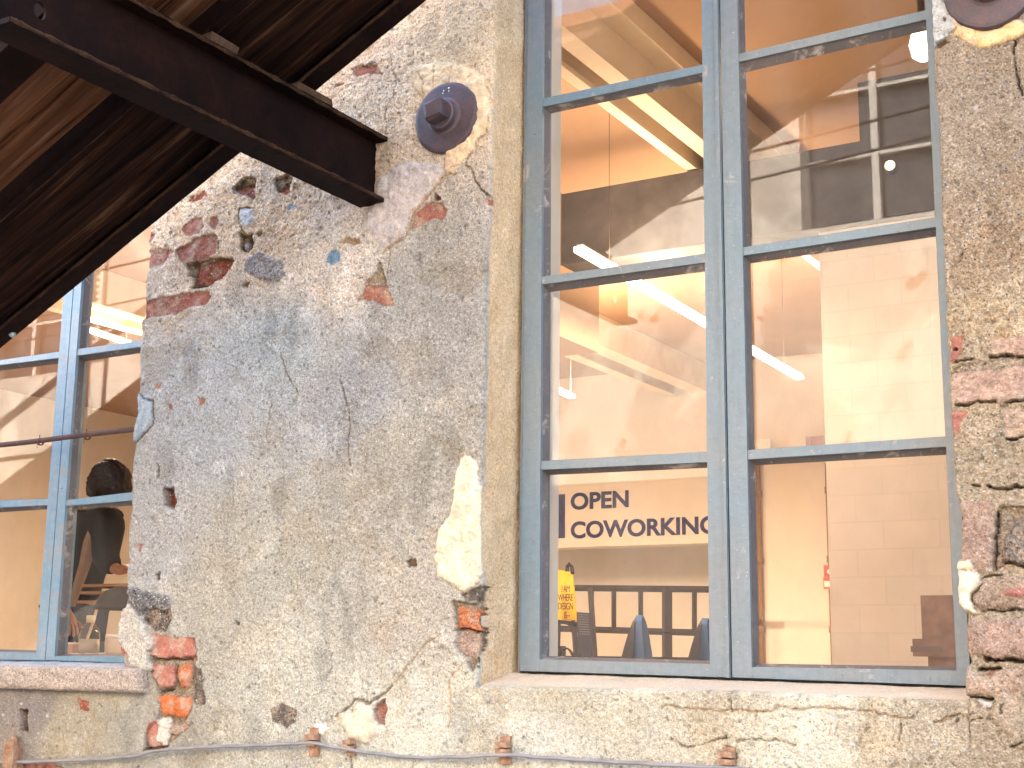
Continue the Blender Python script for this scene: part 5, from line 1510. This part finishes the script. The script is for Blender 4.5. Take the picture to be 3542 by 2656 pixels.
# ------------------------------------------------ the desk and the person behind the left window
YD = 1.5
def PD(px, py, Y): return onY(px, py, Y)
tz_ = onY(200, 1412, 1.2)[2]
desk = empty('desk', (-4.6, 2.0, ZF)); tag(desk, 'pale desk standing inside the left window', 'desk')
bm = bmesh.new(); box(bm, -0.9, 0.75, -0.95, 0.5, tz_-ZF-0.03, tz_-ZF); bm_obj('desk_top', bm, flat_mat('pale_laminate', (0.62, 0.58, 0.54), 0.4, 0.04), desk, bevel=0.003)
for lx in (-0.85, 0.7):
    for ly in (-0.9, 0.45):
        bm = bmesh.new(); box(bm, lx-0.02, lx+0.02, ly-0.02, ly+0.02, 0, tz_-ZF-0.03); bm_obj('leg', bm, DBROWN, desk)
def dz(px, py):       # point on the desk top
    return onZ(px, py, tz_) if abs(ray(px, py)[2]) > 1e-5 and (tz_-CAM[2])/ray(px, py)[2] > 0 else onY(px, py, 1.6)
# bottle
YBt = 1.25
pb_ = onY(191, 1409, YBt); pt_ = onY(193, 1329, YBt)
H = pt_[2]-pb_[2]; rb = abs(onY(209, 1380, YBt)[0]-onY(172, 1380, YBt)[0])/2*0.86
bot = empty('bottle', (pb_[0], YBt, tz_)); tag(bot, 'clear plastic squeeze bottle with a pale cap on the desk', 'bottle')
H = pt_[2]-tz_
bm = bmesh.new(); lathe(bm, [(rb*0.9, 0.0), (rb, 0.01), (rb, H*0.42), (rb*0.96, H*0.52), (rb*0.78, H*0.66), (rb*0.42, H*0.78), (rb*0.36, H*0.82)], (0, 0, 0), 'Z', 28)
PET = glass_mat(0.05, 'clear_plastic', (0.86, 0.85, 0.82)); bm_obj('bottle_body', bm, PET, bot, smooth=True)
bm = bmesh.new(); lathe(bm, [(rb*0.40, H*0.81), (rb*0.42, H*0.97), (rb*0.34, H)], (0, 0, 0), 'Z', 20); bm_obj('cap', bm, flat_mat('cream_cap', (0.66, 0.58, 0.42), 0.4, 0.04), bot, smooth=True)
bm = bmesh.new(); lathe(bm, [(rb*0.84, 0.004), (rb*0.94, 0.012), (rb*0.94, H*0.38), (0.002, H*0.38)], (0, 0, 0), 'Z', 28)
bm_obj('liquid', bm, flat_mat('milky_liquid', (0.56, 0.52, 0.46), 0.3, 0.03), bot, smooth=True)
# jar
pj = onY(249, 1400, 1.3)
jar = empty('jar', (pj[0], 1.3, tz_)); tag(jar, 'pale tub beside the wall edge on the desk, right of the bottle', 'jar')
hj = onY(249, 1372, 1.3)[2]-tz_
bm = bmesh.new(); lathe(bm, [(0.036, 0), (0.038, 0.01), (0.038, hj*0.85), (0.034, hj*0.9)], (0, 0, 0), 'Z', 24); bm_obj('tub', bm, flat_mat('beige_tub', (0.66, 0.54, 0.44), 0.5, 0.04), jar, smooth=True)
bm = bmesh.new(); lathe(bm, [(0.040, hj*0.86), (0.040, hj), (0.03, hj+0.002)], (0, 0, 0), 'Z', 24); bm_obj('lid', bm, WHITEP, jar, smooth=True)
# box
px_ = onY(150, 1405, 1.25)
bx = empty('small_box', (px_[0], 1.25, tz_)); tag(bx, 'low pink and white carton on the desk, left of the bottle', 'box')
bm = bmesh.new(); box(bm, -0.045, 0.05, -0.03, 0.03, 0, 0.035); bm_obj('carton', bm, flat_mat('pink_card', (0.60, 0.40, 0.36), 0.6), bx, bevel=0.002)
bm = bmesh.new(); box(bm, -0.047, 0.052, -0.032, 0.032, 0.035, 0.042); bm_obj('lid', bm, WHITEP, bx)
# desk lamp: brown dome shade on a pale bent arm
lb_ = onY(183, 1396, 1.55)
dl = empty('desk_lamp', (lb_[0], 1.55, tz_)); tag(dl, 'desk lamp with a wide brown dome shade and a thin pale arm', 'lamp')
lo_ = np.array(dl.location)
pts = [lb_-lo_, onY(190, 1375, 1.55)-lo_, onY(203, 1340, 1.55)-lo_, onY(211, 1305, 1.55)-lo_, onY(228, 1290, 1.57)-lo_, onY(245, 1283, 1.6)-lo_]
pts[0][2] = 0.0
bm = bmesh.new(); tube(bm, [tuple(p) for p in pts], 0.006, 8); bm_obj('arm', bm, flat_mat('cream_arm', (0.72, 0.60, 0.46), 0.4, 0.03), dl, smooth=True)
bm = bmesh.new(); lathe(bm, [(0.05, 0), (0.05, 0.012), (0.02, 0.02)], (0, 0, 0), 'Z', 24); bm_obj('base', bm, WHITEP, dl, smooth=True)
sc_ = onY(252, 1318, 1.62)-lo_
bm = bmesh.new(); lathe(bm, [(0.092, 0.0), (0.090, 0.02), (0.078, 0.052), (0.052, 0.080), (0.02, 0.092)], tuple(sc_), 'Z', 32)
bm_obj('shade', bm, flat_mat('brown_enamel', (0.02, 0.013, 0.007), 0.8, 0.1), dl, smooth=True)
# stacked papers / shelf behind
sh = onY(250, 1262, 2.4)
pp_ = empty('shelf_rack', (sh[0], 2.4, ZF)); tag(pp_, 'rack of thin wooden trays behind the desk lamp', 'rack')
for k, zz in enumerate((sh[2]-ZF-0.02, sh[2]-ZF-0.055, sh[2]-ZF-0.10)):
    bm = bmesh.new(); box(bm, -0.08-0.01*k, 0.35, -0.15, 0.15, zz, zz+0.014); bm_obj('tray', bm, flat_mat('tray_wood', (0.30, 0.17, 0.09), 0.6), pp_)
bm = bmesh.new(); box(bm, 0.2, 0.24, -0.1, 0.1, 0, sh[2]-ZF-0.02); bm_obj('support', bm, DBROWN, pp_)

# person -------------------------------------------------------------
YM = 2.5
SKIN = flat_mat('skin', (0.30, 0.16, 0.11), 0.5, 0.06, 20)
HAIR = flat_mat('dark_brown_hair', (0.012, 0.007, 0.005), 0.7, 0.3, 60, 0.5)
JACK = flat_mat('black_jacket', (0.006, 0.0055, 0.007), 0.85, 0.3, 20, 0.3)
SCARF = flat_mat('beige_scarf', (0.24, 0.18, 0.14), 0.9, 0.1, 25, 0.3)
TROU = flat_mat('dark_blue_trousers', (0.03, 0.04, 0.07), 0.9, 0.15)
person = empty('person', (float(onY(178, 1330, YM)[0]), YM, ZF))
tag(person, 'person in a black jacket and beige scarf bending over the desk behind the left window', 'person')
po_ = np.array(person.location)
def pt(px, py, dy=0.0):
    return onY(px, py, YM+dy)-po_
def skin_obj(name, pts, edges, radii, mat, root=0, sub=2):
    me = bpy.data.meshes.new(name); me.from_pydata([tuple(map(float, p)) for p in pts], edges, [])
    me.update()
    o = bpy.data.objects.new(name, me); COL.objects.link(o)
    sk = o.modifiers.new('skin', 'SKIN'); sk.use_smooth_shade = True
    ss = o.modifiers.new('sub', 'SUBSURF'); ss.levels = sub; ss.render_levels = sub
    lay = me.skin_vertices[0].data
    for i, r in enumerate(radii):
        lay[i].radius = (r, r) if not isinstance(r, tuple) else r
        lay[i].use_root = (i == root)
    # bake the modifiers into a plain mesh
    dg = bpy.context.evaluated_depsgraph_get()
    me2 = bpy.data.meshes.new_from_object(o.evaluated_get(dg))
    bpy.data.objects.remove(o, do_unlink=True)
    o = bpy.data.objects.new(name, me2); COL.objects.link(o); o.parent = person
    me2.materials.clear(); me2.materials.append(mat)
    for p in me2.polygons: p.use_smooth = True
    return o
head = pt(234, 1056, -0.03)
neck = pt(214, 1110, 0.0); chest = pt(203, 1150, 0.0); belly = pt(172, 1235, 0.02); pelv = pt(163, 1322, 0.03)
shL = pt(168, 1130, 0.14); elL = pt(146, 1240, 0.10); wrL = pt(143, 1318, -0.10); haL = pt(150, 1344, -0.14)
shR = pt(234, 1132, -0.14); elR = pt(226, 1212, -0.20); wrR = pt(256, 1232, -0.22); haR = pt(278, 1228, -0.22)
def down(p, z, dx=0, dy=0): return np.array([p[0]+dx, p[1]+dy, z])
hipL = pelv+np.array([0, 0.10, -0.03]); hipR = pelv+np.array([0, -0.10, -0.03])
P_ = [pelv, belly, chest, neck, head-np.array([0.0, 0, 0.05]), shL, elL, wrL, haL, shR, elR, wrR, haR,
      hipL, down(hipL, 0.45, 0.02, 0.02), down(hipL, 0.06, -0.03, 0.03), down(hipL, 0.03, 0.10, 0.02),
      hipR, down(hipR, 0.45, 0.04, -0.02), down(hipR, 0.06, 0.0, -0.03), down(hipR, 0.03, 0.14, -0.03), head+np.array([0.005, 0, 0.05])]
E_d = [(0,1),(1,2),(2,3),(3,4),(4,21),(2,5),(5,6),(6,7),(7,8),(2,9),(9,10),(10,11),(11,12),(0,13),(13,14),(14,15),(15,16),(0,17),(17,18),(18,19),(19,20)]
Rr_ = [0.085, 0.09, 0.12, 0.052, 0.078, 0.055, 0.040, 0.026, 0.030, 0.055, 0.040, 0.026, 0.030, 0.055, 0.042, 0.034, 0.032, 0.055, 0.042, 0.034, 0.032, 0.085]
# fingers of both hands
for hi, wi, s_ in ((8, 7, 1), (12, 11, -1)):
    d = P_[hi]-P_[wi]; d = d/np.linalg.norm(d)
    side = np.cross(d, [0, 0, 1.0]); side /= np.linalg.norm(side); up_ = np.cross(side, d)
    for k, (off, L) in enumerate(((-0.028, 0.060), (-0.010, 0.075), (0.009, 0.072), (0.027, 0.055))):
        b0_ = P_[hi]+side*off*0.9+d*0.022; m_ = b0_+d*L*0.5+side*off*0.2-up_*0.006; t_ = m_+d*L*0.42-up_*0.018
        i0 = len(P_); P_ += [b0_, m_, t_]; Rr_ += [0.0095, 0.0085, 0.007]; E_d += [(hi, i0), (i0, i0+1), (i0+1, i0+2)]
    b0_ = P_[hi]-side*0.03*s_-d*0.01; m_ = b0_-side*0.022*s_+d*0.028; i0 = len(P_)
    P_ += [b0_, m_, m_+d*0.026]; Rr_ += [0.011, 0.010, 0.008]; E_d += [(hi, i0), (i0, i0+1), (i0+1, i0+2)]
body = skin_obj('body', P_, E_d, Rr_, SKIN)
# face details: nose, ear, brow on the body mesh's head are small at this distance
fd = np.array([0.62, -0.30, -0.95]); fd /= np.linalg.norm(fd)      # looking down to the desk
bm = bmesh.new()
def ball(bm, c, r, sc=(1, 1, 1), rot=None):
    m_ = bmesh.ops.create_icosphere(bm, subdivisions=3, radius=1.0)
    for v in m_['verts']:
        p = Vector((v.co.x*r*sc[0], v.co.y*r*sc[1], v.co.z*r*sc[2]))
        if rot is not None: p = rot @ p
        v.co = p+Vector(c)
hrot = Vector(fd).to_track_quat('Y', 'Z').to_matrix()
hc = Vector(head)
def hl(x, y, z): return hc+hrot @ Vector((x, y, z))
ball(bm, hl(0, 0.02, -0.02), 0.085, (0.86, 1.05, 1.22), hrot)          # face mask
ball(bm, hl(0, 0.115, -0.03), 0.016, (0.8, 1.3, 1.6), hrot)            # nose
ball(bm, hl(0, 0.085, -0.105), 0.030, (1.0, 0.9, 0.7), hrot)           # chin
for s_ in (-1, 1):
    ball(bm, hl(s_*0.078, 0.0, -0.03), 0.022, (0.45, 0.9, 1.4), hrot)    # ears
for f in bm.faces: f.smooth = True
bm_obj('face', bm, SKIN, person, smooth=True)
FEATM = flat_mat('dark_features', (0.06, 0.02, 0.015), 0.5)
for s_ in (-1, 1):
    bm = bmesh.new(); ball(bm, hl(s_*0.032, 0.100, -0.002), 0.009, (1.5, 0.6, 0.8), hrot); bm_obj('eye', bm, FEATM, person, smooth=True)
    bm = bmesh.new(); ball(bm, hl(s_*0.032, 0.102, 0.018), 0.010, (1.9, 0.5, 0.45), hrot); bm_obj('eyebrow', bm, FEATM, person, smooth=True)
bm = bmesh.new(); ball(bm, hl(0, 0.098, -0.072), 0.009, (2.4, 0.6, 0.5), hrot); bm_obj('mouth', bm, FEATM, person, smooth=True)
bm = bmesh.new()
m_ = bmesh.ops.create_icosphere(bm, subdivisions=5, radius=1.0)
for v in m_['verts']:
    n_ = v.co.copy()
    tuft = 1+0.10*float(fbm(np.array([n_.x*1.3+n_.y]), np.array([n_.z*1.3-n_.y]), 4, 5, 4)[0])+random.uniform(-0.012, 0.012)
    k = 0.124*tuft
    p = Vector((n_.x*k*0.90, n_.y*k*1.02, n_.z*k*1.10))
    if p.y > 0.080 and p.z < 0.02: p.y = 0.080+(p.y-0.080)*0.2; 
    if p.z < -0.07: p.z = -0.07+(p.z+0.07)*0.35
    v.co = hc+hrot @ (p+Vector((0, -0.012, 0.022)))
bm_obj('hair', bm, HAIR, person, smooth=True)
# jacket
JP = [pelv+np.array([0, 0, -0.03]), belly, chest, neck-np.array([0, 0, 0.02]), shL, elL, wrL+(elL-wrL)*0.12, shR, elR, wrR+(elR-wrR)*0.12]
skin_obj('jacket', JP, [(0,1),(1,2),(2,3),(2,4),(4,5),(5,6),(2,7),(7,8),(8,9)], [(0.13, 0.13), 0.125, 0.165, 0.095, 0.095, 0.068, 0.048, 0.095, 0.072, 0.050], JACK)
TP = [pelv-np.array([0, 0, 0.02]), hipL, P_[14], P_[15], hipR, P_[18], P_[19]]
skin_obj('trousers', TP, [(0,1),(1,2),(2,3),(0,4),(4,5),(5,6)], [0.118, 0.090, 0.066, 0.050, 0.090, 0.066, 0.050], TROU)
# scarf hanging from the neck down the front
bm = bmesh.new()
scp = [pt(212, 1100, -0.10), pt(206, 1130, -0.17), pt(190, 1170, -0.20), pt(180, 1220, -0.20), pt(166, 1265, -0.19), pt(154, 1310, -0.17)]
prev = None
for i, p in enumerate(scp):
    w_ = (0.040, 0.045, 0.042, 0.038, 0.028, 0.012)[i]
    r = [bm.verts.new(tuple(p+np.array([-w_, 0.015, 0]))), bm.verts.new(tuple(p+np.array([-w_*0.4, -0.016, 0.0]))), bm.verts.new(tuple(p+np.array([0, -0.008, 0.0]))), bm.verts.new(tuple(p+np.array([w_*0.5, -0.018, 0.0]))), bm.verts.new(tuple(p+np.array([w_, 0.015, 0]))), bm.verts.new(tuple(p+np.array([0, 0.02, 0])))]
    if prev:
        for j in range(6): bm.faces.new((prev[j], prev[(j+1) % 6], r[(j+1) % 6], r[j]))
    else: bm.faces.new(r[::-1])
    prev = r
bm.faces.new(prev)
bmesh.ops.subdivide_edges(bm, edges=bm.edges, cuts=2, smooth=0.6)
bm_obj('scarf', bm, SCARF, person, smooth=True)
bm = bmesh.new()
hcx = neck+np.array([-0.01, 0.0, 0.0])
ringp = [(hcx[0]+0.085*math.cos(t), hcx[1]+0.085*math.sin(t), hcx[2]+0.03*math.sin(t+2.2)+0.01) for t in np.linspace(0, 2*math.pi, 25)]
tube(bm, ringp, 0.030, 10, cap=False); bm_obj('collar', bm, SCARF, person, smooth=True)

# ================================================================== COURTYARD (seen in the panes)
def ground():
    m, nt, b = new_mat('courtyard_paving')
    co = objco(nt)
    v = N(nt, 'ShaderNodeTexVoronoi'); v.inputs['Scale'].default_value = 8; nt.links.new(co, v.inputs['Vector'])
    c = mixc(nt, maprange(nt, noise(nt, 1.2, 6, 0.6, co), 0.3, 0.7), (0.13, 0.12, 0.11), (0.22, 0.20, 0.18))
    nt.links.new(c, b.inputs['Base Color']); b.inputs['Roughness'].default_value = 0.9
    bump(nt, b, v.outputs[0], 0.4, 0.01)
    bm = bmesh.new()
    bmesh.ops.create_grid(bm, x_segments=2, y_segments=2, size=150)
    o = bm_obj('ground', bm, m); tag(o, kind='structure')
ground()
OPP = empty('opposite_building', (0, -7.6, 0)); tag(OPP, 'plastered courtyard house mirrored in the window panes', 'building')
m, nt, b = new_mat('patchy_courtyard_plaster')
co = objco(nt)
n0 = noise(nt, 0.9, 8, 0.6, co, 0.6); n1 = noise(nt, 3.2, 7, 0.65, co); n2 = noise(nt, 40, 4, 0.6, co)
c = mixc(nt, maprange(nt, n0, 0.47, 0.52), (0.68, 0.61, 0.52), (0.46, 0.40, 0.34))
c = mixc(nt, maprange(nt, n1, 0.60, 0.64), c, (0.33, 0.16, 0.10))
c = mixc(nt, maprange(nt, n2, 0.4, 0.7, 0, 0.3), c, (0.30, 0.27, 0.24))
nt.links.new(c, b.inputs['Base Color']); b.inputs['Roughness'].default_value = 0.95
b.inputs['Specular IOR Level'].default_value = 0.1
YO = -7.6
bm = bmesh.new(); box(bm, -24, 6, 0.002, 0.05, 0, 3.1)  # dark band added so that the lower panes mirror less light
bm_obj('added_dark_band', bm, flat_mat('dark_band_render', (0.10, 0.085, 0.075), 0.9, 0.3, 1.5), OPP)
bm = bmesh.new()
# wall with window openings, built from blocks round them
holes = [(-16.9, -15.7, 4.7, 6.4), (-13.3, -12.1, 4.7, 6.4), (-3.55, -2.35, 5.0, 6.75), (1.2, 2.4, 4.7, 6.4)]
low_holes = [(-5.6, -4.5, 1.9, 3.0)]
xs_ = sorted({-24.0, 6.0, *[h[0] for h in holes], *[h[1] for h in holes]})
for xa, xb in zip(xs_, xs_[1:]):
    hh = [h for h in holes if h[0] == xa]
    if hh: box(bm, xa, xb, -0.5, 0, 0, hh[0][2]); box(bm, xa, xb, -0.5, 0, hh[0][3], 7.0)
    else: box(bm, xa, xb, -0.5, 0, 0, 7.0)
bmesh.ops.remove_doubles(bm, verts=bm.verts, dist=0.001)
bm_obj('wall', bm, m, OPP)
WP = flat_mat('white_shutter_paint', (0.52, 0.48, 0.42), 0.5, 0.05); DG = flat_mat('dark_room', (0.03, 0.03, 0.035), 0.3, 0.1)
for h in holes:
    bm = bmesh.new()
    x0, x1, z0, z1 = h
    for t in (x0, (x0+x1)/2-0.03, x1-0.035): box(bm, t, t+0.035+(0.025 if t not in (x0, x1-0.035) else 0), -0.15, -0.08, z0, z1)
    for k in range(4):
        z = z0+(z1-z0-0.03)*k/3; box(bm, x0+0.035, (x0+x1)/2-0.03, -0.14, -0.09, z, z+0.028); box(bm, (x0+x1)/2+0.03, x1-0.035, -0.14, -0.09, z, z+0.028)
    w = bm_obj('window', bm, WP, OPP)
    bm = bmesh.new(); box(bm, x0+0.01, x1-0.01, -0.17, -0.155, z0+0.01, z1-0.01); bm_obj('pane', bm, DG, w)
    for s_ in ((0, 1) if x0 < -10 else ()):      # open louvred shutters
        bm = bmesh.new(); xa = x0-0.62 if s_ == 0 else x1+0.02
        box(bm, xa, xa+0.05, 0.01, 0.05, z0, z1); box(bm, xa+0.55, xa+0.60, 0.01, 0.05, z0, z1)
        for k in range(22):
            z = z0+0.02+k*(z1-z0-0.05)/22; box(bm, xa+0.05, xa+0.55, 0.015, 0.045, z, z+0.035)
        bm_obj('shutter', bm, WP, OPP)
bm = bmesh.new(); box(bm, -24.2, 6.2, -0.9, 0.35, 7.0, 7.12); bm_obj('eaves', bm, flat_mat('eaves_wood', (0.16, 0.09, 0.06), 0.8), OPP)
bm = bmesh.new()
for i in range(2):
    a = [bm.verts.new(v) for v in ((-24.2, 0.4, 7.12), (6.2, 0.4, 7.12), (6.2, -4.0, 8.8), (-24.2, -4.0, 8.8))]
    bm.faces.new(a); break
for v in list(bm.verts): pass
ge = bmesh.ops.extrude_face_region(bm, geom=bm.faces[:])
for v in [g for g in ge['geom'] if isinstance(g, bmesh.types.BMVert)]: v.co.z += 0.12
bm_obj('roof', bm, flat_mat('clay_tiles', (0.28, 0.12, 0.07), 0.9, 0.2), OPP)
# wires crossing the yard
for k, (z, y) in enumerate(((4.0, -3.4), (3.78, -3.5), (3.55, -3.3))):
    bm = bmesh.new()
    tube(bm, [(-14+18*t, y, z+0.9*t-0.5*math.sin(math.pi*t)*0.5) for t in np.linspace(0, 1, 24)], 0.008, 6)
    tag(bm_obj('overhead_wire', bm, BLK, None), ('highest', 'middle', 'lowest')[k]+' of the thin wires mirrored in the window panes', 'wire', 'wires over the courtyard')
